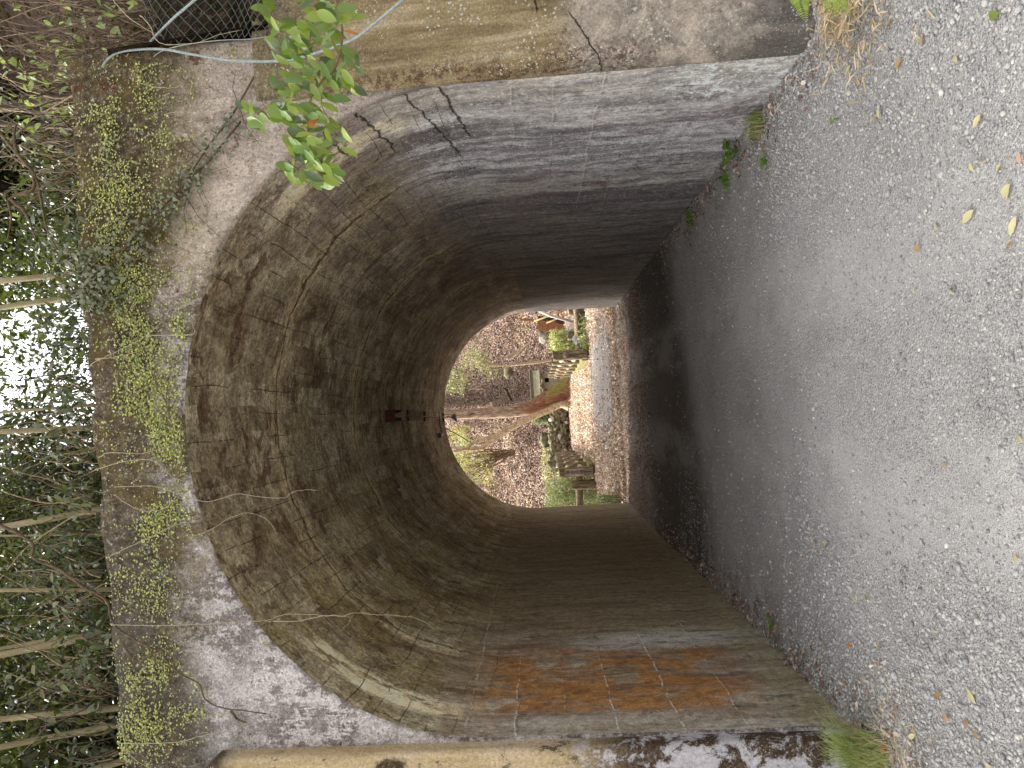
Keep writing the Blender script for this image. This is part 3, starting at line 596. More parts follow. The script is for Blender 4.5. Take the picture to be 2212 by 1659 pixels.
# ------------------------------------------------------------------ woody plants on the bank
M_PALEBARK = simple('pale_smooth_bark', C(92,82,56), C(150,138,104), 9, stretch=(1,1,.3), bump=.6)
M_DARKBARK = simple('dark_bark', C(40,32,26), C(82,66,50), 9, stretch=(1,1,.3), bump=.6)
M_TWIG = simple('bare_twig', C(50,40,30), C(108,90,68), 30, bump=.3)
M_TWIGPALE = simple('pale_bare_stem', C(132,120,96), C(178,166,140), 30, bump=.3)
M_CROWN = [leafmat('evergreen_leaf_dark', stops(C(26,34,22), C(38,47,28), C(54,62,36), C(33,40,26), C(80,88,56), C(52,44,32)), .1, .4, .5),
           leafmat('evergreen_leaf_mid', stops(C(36,46,28), C(52,64,34), C(72,84,44), C(42,52,32), C(104,112,66), C(76,62,44)), .12, .4, .5),
           leafmat('evergreen_leaf_bright', stops(C(84,102,60), C(124,142,84), C(152,166,104), C(96,112,72), C(170,178,130)), .3, .4, .5)]
def crown_mesh(name, n, R, L, clumps, seed):
    rg = np.random.default_rng(seed); c = unit(rg.normal(size=(clumps, 3)))*(rg.random((clumps, 1))**.45)*np.array(R)
    k = rg.integers(0, clumps, n); P = c[k]+rg.normal(size=(n, 3))*min(R)*.17
    D = unit(rg.normal(size=(n, 3))+np.array([0,0,-.5])); N = unit(rg.normal(size=(n, 3))+np.array([0,0,.9])); Ls = L*rg.uniform(.6, 1.3, n)
    V, F = leaves(P, D, N, Ls, Ls*.42, .2, .25)
    me = bpy.data.meshes.new(name); V = V.astype(np.float32); me.vertices.add(len(V)); me.vertices.foreach_set('co', V.ravel())
    me.loops.add(F.size); me.loops.foreach_set('vertex_index', F.ravel().astype(np.int32)); me.polygons.add(len(F)); me.polygons.foreach_set('loop_start', np.arange(len(F), dtype=np.int32)*4)
    me.update(calc_edges=True); return me, c
CROWNS = [crown_mesh('crown_a', 8500, (2.3, 2.0, 1.9), .13, 70, 1), crown_mesh('crown_b', 8500, (2.0, 2.3, 2.2), .115, 60, 2), crown_mesh('crown_c', 7000, (1.9, 1.9, 2.4), .14, 50, 3)]
for (me, _), m in zip(CROWNS, M_CROWN[:2]+[M_CROWN[0]]): me.materials.append(m)
SMALL = [crown_mesh('small_crown_a', 700, (.9, .9, .8), .1, 22, 4)]; SMALL[0][0].materials.append(M_CROWN[1])
def tree(name, label, base, top, rad, crown, cz, m, group, scale=1, bend=.1, rotz=0):
    t = thing(name, label, 'tree', base, group); b = Vector(base); tp = Vector(top)
    me, cl = crown; cc = Vector((tp.x, tp.y, tp.z+cz)); pts = []
    for i in range(9):
        u = i/8; p = b.lerp(cc, u) if (cc-b).length else b
        if u > 0: p = b.lerp(tp, u*1.15) if u*1.15 < 1 else tp.lerp(cc, (u*1.15-1)/.15)
        pts.append(p+Vector((sin(u*7+b.x*3)*bend, cos(u*5+b.x)*bend, 0))*u)
    mb = MB().tube(pts, [rad*(1-.55*i/8) for i in range(9)], 10, wob=.06)
    for q in range(12):                                       # limbs into the crown
        c = cl[random.randrange(len(cl))]; e = Vector((c[0]*cos(rotz)-c[1]*sin(rotz), c[0]*sin(rotz)+c[1]*cos(rotz), c[2]))*scale+cc
        s = pts[random.randrange(5, 8)]; mid = s.lerp(e, .5)+Vector((0,0,.15)); mb.tube([s, mid, e], [rad*.35, rad*.2, rad*.06], 5)
    obj('trunk', mb, m, t, True)
    o = bpy.data.objects.new('crown', me); COL.objects.link(o); o.parent = t; o.location = cc-b; o.rotation_euler = (0,0,rotz); o.scale = (scale,)*3
    return t
def on_bank(x, y): return float(bank_z(np.array([x]), np.array([y]))[0])
# slender stems along the top of the headwall: (foot px, upper px, thickness px, depth, label)
STEMS = [((165,585),(0,605),14,5.0,'slender pale tree leaning slightly, upper of the pair right of the bright sky gap'), ((172,625),(0,662),14,5.1,'slender tree spotted with green lichen leaning towards the bright sky gap'),
    ((180,875),(0,893),7,5.2,'very thin grey tree just left of the bright sky gap'), ((178,928),(0,936),13,5.0,'straight pale yellow tree left of the bright sky gap'),
    ((205,1080),(0,1141),16,5.0,'thick leaning pale tree above the left part of the arch'), ((210,1157),(0,1157),5,5.3,'thin upright sapling beside the crooked hanging branch'),
    ((200,1283),(0,1272),10,5.4,'olive barked upright tree midway along the left bank'), ((222,1350),(0,1412),16,5.0,'stout pale tree leaning left, lower of a crossing pair'), ((215,1341),(0,1398),9,5.2,'slim tree growing tight against the stout leaning one'),
    ((233,1523),(0,1557),14,5.0,'yellowish tree with a peeling vine near the left end of the headwall'), ((235,1543),(0,1618),14,5.15,'yellowish tree leaning hard left near the left end of the headwall'), ((249,1612),(120,1690),14,5.0,'leaning tree at the far left corner of the headwall'),
    ((168,300),(0,270),12,5.6,'shaded brown tree above the ivy at the right of the headwall'), ((150,205),(0,232),20,6.0,'dark leaning tree on the slope right of the headwall')]
for i, (a, b, th, Y, lab) in enumerate(STEMS):
    p = at(a[0], a[1], Y); q = at(b[0], b[1], Y+.1); p.z = min(p.z, on_bank(p.x, p.y)); q2 = p.lerp(q, 1.0); r = th/2*Y/FPX
    d = (q-p); top = q+d.normalized()*3.2
    tree('slender_tree', lab, p, top, r*1.08, SMALL[0], .9, M_PALEBARK if i < 12 else M_DARKBARK, 'slender trees on the bank above the arch', 1.0, .05, i*1.3)
# denser evergreen wood behind them
WOOD = [(-6.3,8.6,8.2,0,1.0),(-4.4,9.6,8.6,1,1.0),(-2.9,8.4,7.4,2,.8),(-1.6,10.6,9.6,0,1.0),(-.9,12.8,11.2,1,1.0),(-5.6,12.4,11.4,2,1.1),(-3.2,13.2,12.0,0,1.1),(3.0,9.0,10.4,0,.95),(4.6,8.2,11.2,1,1.0),
        (4.1,12.4,11.4,2,1.0),(5.4,11.0,9.9,0,1.1),(6.2,8.8,11.5,2,1.0),(4.4,7.0,9.4,1,.62),(2.6,7.8,6.4,2,.5),(-7.5,12,11,1,1.2),(7.5,12.5,11,1,1.2),(-1.3,7.6,6.3,1,.5),(-4.9,7.3,6.5,0,.55)]
WLAB = ['furthest left in the wood','behind the left corner saplings','over the left haunch of the arch','behind the thick leaning sapling','left of the bright sky gap','deep in the left of the wood','deep behind the left saplings','right of the bright sky gap','over the right slope',
        'behind the right edge of the sky gap','deep over the right slope','furthest right over the slope','low over the chain link fence','low beside the sky gap','at the far left rear','at the far right rear','low behind the pale yellow sapling','low behind the left corner']
WOOD += [(-.75,9.4,8.3,1,.62),(-5.2,5.8,9.4,0,1.15),(-3.4,5.9,10.2,1,1.0),(-7.2,5.6,9.0,2,1.1),(.95,8.2,6.55,0,.40),(-5.0,10.8,8.4,1,1.1),(-2.2,11.8,9.6,2,1.0),(3.6,10.6,10.4,1,1.1),(4.2,9.9,9.3,0,.8),(5.0,9.4,11.0,2,1.0),(-3.8,11.2,8.6,0,1.1)]  # the three left front trees are out of view, added to shade the gravel
WLAB += ['just left of the bright sky gap','added out of view on the left bank to shade the gravel','added high over the left end of the headwall to shade the gravel','added farthest off to the left above the wing wall for its shade','low beneath the bright sky gap','second row at the far left','second row over the left haunch','second row over the right slope','second row right of the sky gap','second row at the far right','second row behind the stout leaning tree']
for i, ((x, y, z, k, s), lab) in enumerate(zip(WOOD, WLAB)):
    b = Vector((x, y, on_bank(x, y)-.1)); tree('evergreen_tree', '%s green evergreen tree %s' % (('dark','mid','deep')[k], lab), b, Vector((x+.3*sin(i), y, z-1.2*s)), .13*s, CROWNS[k], 1.2*s, M_DARKBARK, 'evergreen trees in the wood above the tunnel', s, .25, i*2.1)
# curved grey branch arching in front of the wood on the right
def pl(pts, Y, dY=0): return [at(px, py, Y+dY*i/max(1, len(pts)-1)) for i, (px, py) in enumerate(pts)]
def smoothline(P, k=5):
    P = [Vector(p) for p in P]; Q = []
    for i in range(len(P)-1):
        a, b, c, d = P[max(i-1,0)], P[i], P[i+1], P[min(i+2,len(P)-1)]
        for j in range(k):
            t = j/k; Q.append(.5*((2*b)+(c-a)*t+(2*a-5*b+4*c-d)*t*t+(3*b-a-3*c+d)*t**3))
    return Q+[P[-1]]
def stem(name, label, cat, lines, Y, w, m, group=None, dY=0):
    mb = MB()
    for L in lines:
        P = smoothline(pl(L, Y, dY)); n = len(P); P = [p+Vector((random.gauss(0,.0016),0,random.gauss(0,.0016))) for p in P]; mb.tube(P, [w*(.46 if w > 6 else .27)*(1-.65*i/n)*Y/FPX for i in range(n)], 6)
    return tag(obj(name, mb, m, None, True), label, cat, group)
stem('arching_branch', 'curved grey bare branch arching across the dark wood right of the sky gap', 'branch', [[(-20,262),(36,332),(72,374),(88,423),(98,482),(124,540),(160,572)], [(72,374),(70,410),(20,430),(25,470),(15,520)], [(36,332),(30,290),(36,268)], [(20,430),(55,460),(76,512)]], 4.75, 9, M_TWIG)
z1 = lambda L: [(x*.3256, y*.3256) for x, y in L]; z2 = lambda L: [(x*.3418, 540+y*.3418) for x, y in L]; z3 = lambda L: [(x*.3326, 1107+y*.3326) for x, y in L]; z4 = lambda L: [(351+x*.3815, 1026+y*.3815) for x, y in L]
G_ = 'bare stems trailing over the headwall'
stem('trailing_stem', 'pale forked bare stem drooping over the arch crown below the sky gap', 'stem', [z2([(560,745),(610,700),(700,660),(860,580),(925,540),(1030,450)]), z2([(925,540),(1100,540),(1210,535),(1230,510),(1215,460),(1250,460)]), z2([(600,690),(700,680),(850,650),(900,620)])], 4.36, 4, M_TWIGPALE, G_)
stem('trailing_stem', 'arched pale stem crossing the creeper just left of the arch crown', 'stem', [z2([(600,1390),(800,1335),(960,1330),(1070,1420),(1150,1460),(1220,1465)]), z2([(620,1310),(700,1280),(900,1285),(1000,1260),(1090,1240)])], 4.36, 4, M_TWIGPALE, G_)
stem('trailing_stem', 'long thin pale stem hanging down inside the arch left of the crown', 'stem', [z2([(720,1500),(900,1490),(1000,1500),(1250,1580)])+z4([(290,145),(420,108),(560,125),(690,130),(730,100),(800,85),(890,85)])], 4.33, 3.2, M_TWIGPALE, G_)
stem('trailing_stem', 'looping stem that curls down across the vault edge on the left', 'stem', [z3([(690,300),(800,240),(1000,150),(1120,90),(1220,65)])+z4([(180,340),(270,310),(390,240),(500,215),(600,260),(655,345)]), z2([(720,1545),(850,1630),(960,1650),(1060,1620),(1130,1530),(1140,1460)])], 4.33, 3.4, M_TWIGPALE, G_)
stem('trailing_stem', 'very long straight stem reaching from the left bank into the tunnel mouth', 'stem', [z3([(720,730),(1000,735),(1350,725),(1500,712)])+z4([(500,828),(600,822),(690,790),(850,790),(1000,800),(1090,780),(1200,790),(1380,800),(1480,830),(1530,865)]), z4([(600,828),(750,828),(850,810),(950,795),(1050,805),(1055,840),(1020,865)])], 4.33, 3, M_TWIGPALE, G_)
stem('trailing_stem', 'thick brown crooked branch slanting down the left of the headwall', 'branch', [z3([(-40,60),(200,190),(210,290),(330,345),(430,400),(550,490),(690,570),(720,680),(760,750),(850,810),(980,880),(1060,900),(1070,950),(1170,1050),(1290,1110),(1330,1210),(1440,1270),(1600,1290),(1730,1310)]), z3([(1060,900),(960,930),(880,960),(800,860)]), z3([(1500,1290),(1540,1340),(1600,1365)])], 4.36, 7.5, M_TWIG, G_)
stem('trailing_stem', 'thin wavy stem along the top of the ochre left buttress', 'stem', [z3([(770,1500),(960,1500),(1160,1490),(1350,1440),(1500,1410),(1600,1370),(1650,1340)]), z3([(760,1500),(900,1620),(1010,1680)])], 4.28, 3.6, M_TWIGPALE, G_)
stem('trailing_stem', 'brown stem looping down from the rope end onto the creeper', 'stem', [z1([(560,300),(590,430),(640,490),(700,520),(710,640),(760,760),(840,840)]), z1([(600,430),(620,370),(680,340),(760,335)]), z1([(590,430),(540,560),(530,680),(560,800)])], 4.36, 4.5, M_TWIG, G_)
stem('trailing_stem', 'pale zigzag twigs sticking out from the right of the headwall', 'twig', [z1([(900,540),(960,560),(1040,580),(1160,580),(1210,550),(1250,510)]), z1([(1090,765),(1130,750),(1200,740),(1230,700),(1270,690),(1250,760),(1220,800),(1160,790)])], 4.25, 3.4, M_TWIGPALE, G_)
stem('trailing_stem', 'whitish twig lying across the lower edge of the chain link fence', 'twig', [z1([(930,100),(1000,180),(1030,260),(1100,295),(1240,292),(1350,270),(1450,230),(1600,200)]), z1([(750,0),(860,120),(1030,230)])], 4.2, 4.2, M_TWIGPALE, G_)
# tangles of thin stems rising from the bank edge
def tangle(name, label, px1, px2, py1, py2, n, Y1, Y2, m, lean, lf=None, nl=0, group='tangled bushes on the bank edge', LL=(.035,.085)):
    c = at((px1+px2)/2, (py1+py2)/2, Y1); t = thing(name, label, 'bush', (c.x, c.y, on_bank(c.x, c.y)), group); mb = MB(); tips = []
    for i in range(n):
        Y = random.uniform(Y1, Y2); a = random.uniform(py1, py2); P = []; b0 = random.uniform(px2-30, px2+15); ln = random.uniform(.35, 1)*(px2-px1)*1.2; y = a; dy = random.uniform(-1, 1)*lean; cur = random.uniform(-.6, .6)
        for k in range(7):
            u = k/6; P.append(at(b0-ln*u, a+dy*u*(ln*.6)+cur*ln*.35*sin(u*3.1)+random.uniform(-5, 5), Y+.15*sin(u*3+i)))
        P = smoothline(P, 3); r = random.choice((.8, 1., 1.3, 2.2))*Y/FPX; mb.tube(P, [r*(1-.6*j/len(P)) for j in range(len(P))], 5, False); tips += P[4:]
    obj('stems', mb, m, t, True)
    if nl:
        P = np.array([tips[random.randrange(len(tips))] for _ in range(nl)])+RNG.normal(0, .04, (nl, 3)); D = rvec(nl)+np.array([0,-.2,-.6]); N = rvec(nl)+np.array([0,-.8,.5]); L = RNG.uniform(LL[0], LL[1], nl)
        V, F = fineleaves(P, D, N, L, L*.42, .3); npmesh('foliage', V, F, lf, t)
    return t
tangle('tangled_bush', 'tangle of bare brown stems above the chain link fence', 0, 330, -10, 95, 62, 4.6, 5.4, M_TWIG, .6, M_CROWN[2], 45, LL=(.05,.1))
tangle('tangled_bush', 'leafy vine tangle with drooping pale green leaves right of the headwall top', 0, 175, 80, 270, 52, 4.6, 5.3, M_TWIG, .7, M_CROWN[2], 75, LL=(.05,.1))
tangle('tangled_bush', 'brown twiggy bush in the shade beside the arching branch', 20, 185, 250, 430, 60, 4.8, 5.3, M_TWIG, .8, M_CROWN[1], 70)
tangle('tangled_bush', 'wiry undergrowth at the foot of the spotted sapling', 90, 190, 430, 720, 26, 4.75, 5.1, M_TWIG, .8, M_CROWN[1], 420)
tangle('tangled_bush', 'wiry undergrowth beneath the straight pale yellow sapling', 110, 200, 720, 1060, 24, 4.75, 5.1, M_TWIG, .9, M_CROWN[1], 260)
tangle('tangled_bush', 'thin stems crossing behind the thick crooked branch', 40, 225, 1060, 1330, 30, 4.75, 5.2, M_TWIG, .7, M_CROWN[1], 260)
tangle('tangled_bush', 'leafy undergrowth at the foot of the stout leaning tree', 120, 245, 1330, 1480, 24, 4.75, 5.1, M_TWIG, .9, M_CROWN[1], 300)
tangle('tangled_bush', 'brown wiry stems at the far left end of the bank', 60, 255, 1480, 1680, 34, 4.75, 5.2, M_TWIG, .9, M_CROWN[1], 160)

M_MIDTWIG = simple('brown_bare_twig', C(92,76,54), C(164,144,112), 30, bump=.3)
tangle('tangled_bush', 'pale bare crossing stems in front of the dark wood left of the sky gap', -10, 215, 830, 1120, 34, 4.9, 5.8, M_MIDTWIG, 1.3, M_CROWN[1], 60)
tangle('tangled_bush', 'long bare stems spreading behind the stout leaning tree', -10, 235, 1240, 1500, 40, 4.9, 5.8, M_MIDTWIG, 1.3, M_CROWN[1], 60)
tangle('tangled_bush', 'pale arching stems above the leafy vine tangle', -10, 200, 120, 420, 36, 4.7, 5.4, M_MIDTWIG, 1.4, M_CROWN[2], 40, LL=(.05,.09))
# ------------------------------------------------------------------ creeper of tiny round leaves on the headwall
M_CREEP = leafmat('round_creeper_leaf', stops(C(96,102,64), C(134,142,82), C(166,170,90), C(112,120,80), C(194,192,104), C(148,154,94), C(124,116,72)), .1, .5, .35)
def creeper():
    BL = [(230,460,36,90,900),(262,300,45,95,650),(225,215,35,55,260),(310,170,26,30,90),(345,260,40,60,260),(265,630,38,60,950),(325,690,38,60,800),(285,800,55,90,950),(335,880,45,75,800),(365,975,28,45,620),(300,960,60,60,350),
          (385,700,12,30,110),(400,1030,14,40,110),(330,1125,24,28,380),(370,1100,15,30,100),(270,1260,60,60,190),(330,1290,45,60,190),(345,1415,30,30,230),(265,1560,22,80,520),(310,1600,40,45,380),(300,1500,40,50,280),(410,1540,22,12,90),(575,1390,9,9,30),(480,120,30,20,60),(540,190,22,20,40),(350,430,25,60,120)]
    P = []
    for cx, cy, sx, sy, n in BL:
        n = int(n*1.75); q = RNG.normal(size=(n, 2))*np.array([sx, sy])*.8+np.array([cx, cy]); m = int(n*.55); P.append(q[:m])
        while m < n:                                           # runners: chains of leaves
            s = q[m].copy(); a = RNG.normal(0, .9); k = int(RNG.integers(6, 22)); ch = []
            for j in range(k):
                a += RNG.normal(0, .25); s = s+np.array([cos(a), sin(a)])*5.2; ch.append(s+RNG.normal(0, 1.6, 2))
            P.append(np.array(ch)); m += k
    P = np.concatenate(P); o = []
    for px, py in P:
        p = at(px, py, YN-.012)
        if p.x > 2.42 or p.z > 4.47+.045*p.x: continue
        if ((p.x-X0)/A_)**2+(max(p.z-ZS, 0)/B_)**2 < 1.01: continue
        if p.x < -1.94 and p.z < 3.9: continue
        o.append(p)
    P = np.array(o); n = len(P); dens = fbm(np.stack([P[:,0]*5, P[:,2]*5, P[:,0]*0], 1), 4); k = RNG.random(n) < np.clip((dens-.30)*5, .06, 1); P = P[k]; n = len(P)
    P[:,1] = YN-.006-RNG.uniform(0, .02, n); r = RNG.uniform(.004, .0085, n)*(.75+.35*RNG.random(n))
    N = rvec(n)*.45+np.array([0,-1,.35]); N = unit(N); T_ = unit(np.cross(N, rvec(n))); B = np.cross(N, T_)
    a = np.arange(7)*2*pi/7; V = P[:,None,:]+(T_[:,None,:]*np.cos(a)[None,:,None]+B[:,None,:]*np.sin(a)[None,:,None])*r[:,None,None]
    tag(npmesh('round_leaf_creeper', V.reshape(-1, 3), np.arange(n*7).reshape(n, 7), M_CREEP), kind='stuff')
creeper()
M_IVY = leafmat('ivy_leaf', stops(C(74,80,60), C(96,104,78), C(122,126,98), C(84,90,70), C(110,98,80)), .1, .45, .4)
def ivy(label, line, n, spread, L):
    t = thing('climbing_ivy', label, 'vine', at(line[0][0], line[0][1], YN-.02), 'climbing vines on the headwall'); mb = MB()
    P = smoothline(pl(line, YN-.02), 8); mb.tube(P, .006, 5)
    for k in range(14):
        a = P[random.randrange(len(P))]; e = a+Vector((random.uniform(-.35,.35), -.005, random.uniform(-.3,.3))); mb.tube([a, a.lerp(e, .5)+Vector((0,0,.03)), e], [.003,.002,.001], 4)
    obj('stem', mb, M_TWIG, t, True)
    if n:
        Q = np.array([P[random.randrange(len(P))] for _ in range(n)])+np.stack([RNG.normal(0, spread, n), -RNG.uniform(0, .05, n), RNG.normal(0, spread, n)], 1)
        Q = np.array([q for q in Q if ((q[0]-X0)/A_)**2+(max(q[2]-ZS,0)/B_)**2 > 1.02]); n = len(Q)
        D = rvec(n)*.8+np.array([0,-.2,-.8]); N = rvec(n)*.5+np.array([0,-1,.5]); Ls = L*RNG.uniform(.6, 1.3, n); V, F = leaves(Q, D, N, Ls, Ls*.75, .15, .25); npmesh('foliage', V, F, M_IVY, t)
ivy('dark green ivy climbing in a slanting band towards the leafy branch', [(262,545),(300,500),(345,455),(400,395),(450,350),(480,312),(520,262)], 170, .06, .036)
ivy('ivy band beside the slanting one with pointed leaves over the right haunch', [(300,560),(345,500),(380,440),(410,400)], 70, .06, .034)
ivy('leafless creeper stems fanning across the grey concrete below the rope', [(380,430),(440,330),(500,250),(552,160)], 0, 0, 0)
ivy('dense clump of ivy at the headwall top right of the sky gap', [(175,560),(200,600),(215,650)], 300, .09, .036)

# ------------------------------------------------------------------ steel rope, chain link
def rope(name, label, pts, Ys, w, m):
    P = [at(px, py, Y) for (px, py), Y in zip(pts, Ys)]; P = smoothline(P, 14); mb = MB(); n = len(P); L = 0; up = Vector((0,-1,.2)).normalized()
    for s in range(4):
        Q = []; L = 0
        for i, p in enumerate(P):
            t = (P[min(i+1,n-1)]-P[max(i-1,0)]).normalized(); a = t.cross(up).normalized(); b = t.cross(a)
            if i: L += (p-P[i-1]).length
            ph = L/.085*2*pi+s*pi/2; Q.append(p+(a*cos(ph)+b*sin(ph))*w*.3)
        mb.tube(Q, w*.3, 6)
    return tag(obj(name, mb, m, None, True), label, 'rope')
MROPE = simple('galvanised_rope', C(108,120,118), C(158,170,166), 60, .55, .3, spec=.5)
rope('wire_rope', 'thick pale grey twisted wire rope draped along the headwall edge and behind the leafy branch', [(225,158),(221,147),(234,127),(260,112),(313,106),(358,107),(407,116),(472,127),(521,132),(597,132),(650,124),(714,104),(756,88),(779,75),(811,49),(854,13),(885,-15)],
     [4.5,4.42,4.4,4.38,4.36,4.34,4.32,4.3,4.28,4.26,4.22,4.18,4.14,4.1,4.06,4.0,3.96], .0145, MROPE)
rope('wire_rope', 'thinner wire rope rising through the twigs over the chain link fence', [(318,105),(330,85),(374,40),(400,18),(430,-8)], [4.4,4.38,4.3,4.25,4.2], .014, MROPE)
def chainlink():
    t = thing('chain_link_fence', 'sagging green grey chain link fence lying on the slope right of the headwall', 'fence', at(470, 60, 4.3))
    mb = MB()
    c0, c1, c2, c3 = at(330,118,4.42), at(600,62,4.25), at(300,-90,4.9), at(640,-110,4.0)
    U = 15; 
    def S(u, v): p = (c0*(1-u)+c1*u)*(1-v)+(c2*(1-u)+c3*u)*v; return p+Vector((0, -.05*sin(u*5+v*3), .04*sin(u*9)))
    for i in range(U):
        P = []
        for j in range(13):
            u = (i+(.5 if j % 2 else -.05)+.27)/U; P.append(S(u, j/12)+Vector((0, .003*(1 if j % 2 else -1), 0)))
        mb.tube(P, .0021, 4, False)
        P = []
        for j in range(13):
            u = (i+(.45 if j % 2 else 1.0)+.27)/U; P.append(S(u, j/12)+Vector((0, -.003*(1 if j % 2 else -1), 0)))
        mb.tube(P, .0021, 4, False)
    obj('mesh', mb, simple('weathered_fence_wire', C(66,76,68), C(106,114,102), 30, .6, .2), t)
    obj('edge_wire', MB().tube([S(-.02+.01*k, -.02) for k in range(101)], .003, 5), simple('edge_wire', C(120,124,116), C(150,154,146), 30, .5), t)
chainlink()

# ------------------------------------------------------------------ the leafy branch hanging in front
M_NEAR = leafmat('young_green_leaf', stops(C(52,78,28), C(92,122,40), C(126,150,52), C(72,100,40), C(40,60,28), C(146,164,66), C(84,110,56)), .32, .3, .55)
M_NEARB = leafmat('withered_leaf', stops(C(150,76,36), C(180,100,50)), .3, .5)
def near_branch():
    t = thing('leafy_branch', 'evergreen branch with bright green leaves hanging in front of the right side of the arch', 'branch', at(735, 20, 2.5)); Z = lambda L: [(486+x*.3255, y*.3255) for x, y in L]; mb = MB()
    BR = [([(740,-40),(740,60),(775,170),(765,350),(725,470)], 8), ([(725,470),(660,520),(600,600),(570,640),(480,660),(400,680),(300,700),(190,760)], 6), ([(600,600),(610,540),(560,510),(500,520),(430,500),(380,420)], 5), ([(650,440),(560,400),(480,300),(440,200),(320,120),(300,60)], 5),
          ([(725,470),(800,480),(860,440)], 4), ([(570,640),(560,740),(550,860),(580,960)], 5), ([(640,940),(690,905),(730,870)], 3.5), ([(550,860),(570,1000),(590,1100),(650,1180)], 4), ([(520,1030),(470,1070),(430,1100)], 3), ([(640,640),(650,720),(720,830),(790,850)], 3), ([(700,60),(640,90),(580,150),(560,300)], 3)]
    for L, wd in BR:
        P = smoothline(pl(Z(L), 2.42), 5); mb.tube(P, [wd/2*2.4/FPX*(1-.5*i/len(P)) for i in range(len(P))], 6)
    obj('stem', mb, simple('branch_bark', C(84,70,44), C(136,118,82), 40), t, True)
    PT = [(530,60),(560,130),(600,90),(640,130),(700,20),(660,10),(810,60),(800,110),(770,130),(735,320),(820,340),(870,440),(830,400),(770,490),(720,560),(780,560),(880,560),(830,600),(700,420),(580,440),(540,330),(470,290),(500,330),(380,350),(320,260),(345,200),(400,390),(430,490),(315,545),(365,560),(510,590),(480,540),(390,620),(440,640),(500,700),(550,680),
        (560,750),(600,700),(625,770),(410,740),(420,830),(470,780),(520,830),(540,900),(590,870),(650,820),(740,840),(770,920),(610,950),(560,950),(480,930),(450,880),(470,1010),(520,990),(580,1010),(640,1000),(690,1030),(590,1070),(530,1100),(570,1120),(395,1120),(620,1060),(480,1180),(450,1170),(470,1130),(600,1190),(640,1160),(660,1230),(670,1250),(710,1150),
        (740,1180),(700,1190),(350,770),(140,700),(190,700),(200,800),(230,830),(250,860),(270,800),(690,500),(650,260),(500,420),(450,230),(640,560),(360,700),(690,640),(600,620),(560,220),(600,180),(640,60),(520,140),(280,70),(300,120),(400,160),(720,250),(560,560),(610,500),(660,460),(450,560),(470,460),(400,300),(540,470),(760,620),(700,700),(480,850),(440,960),(560,1050)]
    n = len(PT); rep = 3; PP, DD, NN, LL = [], [], [], []
    for k in range(rep):
        for (x, y) in PT:
            px, py = Z([(x+random.gauss(0, 14+18*k), y+random.gauss(0, 14+18*k))])[0]
            if k and random.random() < .4: continue
            p = at(px, py, 2.42+random.uniform(-.16, .16)); d = Vector((-.55+random.gauss(0, .45), random.gauss(0, .35), -.7+random.gauss(0, .5))).normalized()
            if y < 200: d.x += .3
            L = random.uniform(.044, .074); PP.append(p-d*L*.5); DD.append(d); NN.append(Vector((random.gauss(0,.5), -1+random.gauss(0,.5), .6+random.gauss(0,.5)))); LL.append(L)
    # finer blade: toothless oval with a keel
    P = np.array(PP); D = unit(np.array(DD)); N = np.array(NN); N = unit(N-D*(N*D).sum(1, keepdims=True)); S = np.cross(D, N); L = np.array(LL)[:,None]; W = L*RNG.uniform(.36, .54, (len(P), 1)); cv = RNG.uniform(.0, .35, (len(P), 1))
    st = [0, .12, .3, .5, .7, .87, 1]; wd = [.05, .55, .92, 1, .85, .45, .02]; V = []
    for a, b in zip(st, wd):
        c = P+D*L*a-N*L*cv*a*a; sw = .06*np.sin(a*40+np.arange(len(P)))[:,None]*0
        V += [c-S*W*b*.5+N*W*b*.12, c, c+S*W*b*.5+N*W*b*.12]
    V = np.stack(V, 1); F = []
    for i in range(6):
        for j in range(2): F.append([i*3+j, i*3+j+1, i*3+j+4, i*3+j+3])
    F = (np.array(F)[None]+np.arange(len(P))[:,None,None]*21).reshape(-1, 4)
    npmesh('foliage', V.reshape(-1, 3), F, M_NEAR, t, True)
    for q, d, nn, L, W in ((at(*Z([(560,850)])[0], 2.30), (.6,0,-.4), (0,-1,.3), .055, .03), (at(*Z([(795,205)])[0], 2.3), (-.2,0,-1), (.3,-1,.2), .045, .012)):
        V, F = fineleaves([q], [d], [nn], L, W, .3); npmesh('withered_leaf', V, F, M_NEARB, t)
near_branch()

# ------------------------------------------------------------------ small plants at the foot of the walls
M_GRASS = leafmat('grass_blade', stops(C(100,120,66), C(138,154,86), C(170,182,116), C(184,176,126)), .35, .5)
M_STRAW = leafmat('dry_straw', stops(C(164,138,100), C(196,172,132), C(216,196,160), C(140,106,76)), .15, .7, .2)
M_WEED = leafmat('weed_leaf', stops(C(72,104,36), C(100,140,48), C(128,166,64)), .35, .45)
def blades(base, n, H, spread, lean, w):
    n = int(n); B = np.array(base)+np.stack([RNG.normal(0, spread, n), RNG.normal(0, spread, n), np.zeros(n)], 1); az = rvec(n); az[:,2] = 0; az = unit(az)*RNG.uniform(.2, 1, (n, 1)); h = H*RNG.uniform(.5, 1.1, n)[:,None]
    lean = np.array(lean); V = []; S = unit(np.cross(az, [0,0,1.])); K = 5
    for k in range(K+1):
        u = k/K; c = B+np.array([0,0,1.])*h*(u-.4*u*u*u)+(az*.7+lean)*h*u**1.6; ww = w*(1-u*.92); V += [c-S*ww, c+S*ww]
    V = np.stack(V, 1); F = np.array([[2*i, 2*i+1, 2*i+3, 2*i+2] for i in range(K)]); return V.reshape(-1, 3), (F[None]+np.arange(n)[:,None,None]*(2*K+2)).reshape(-1, 4)
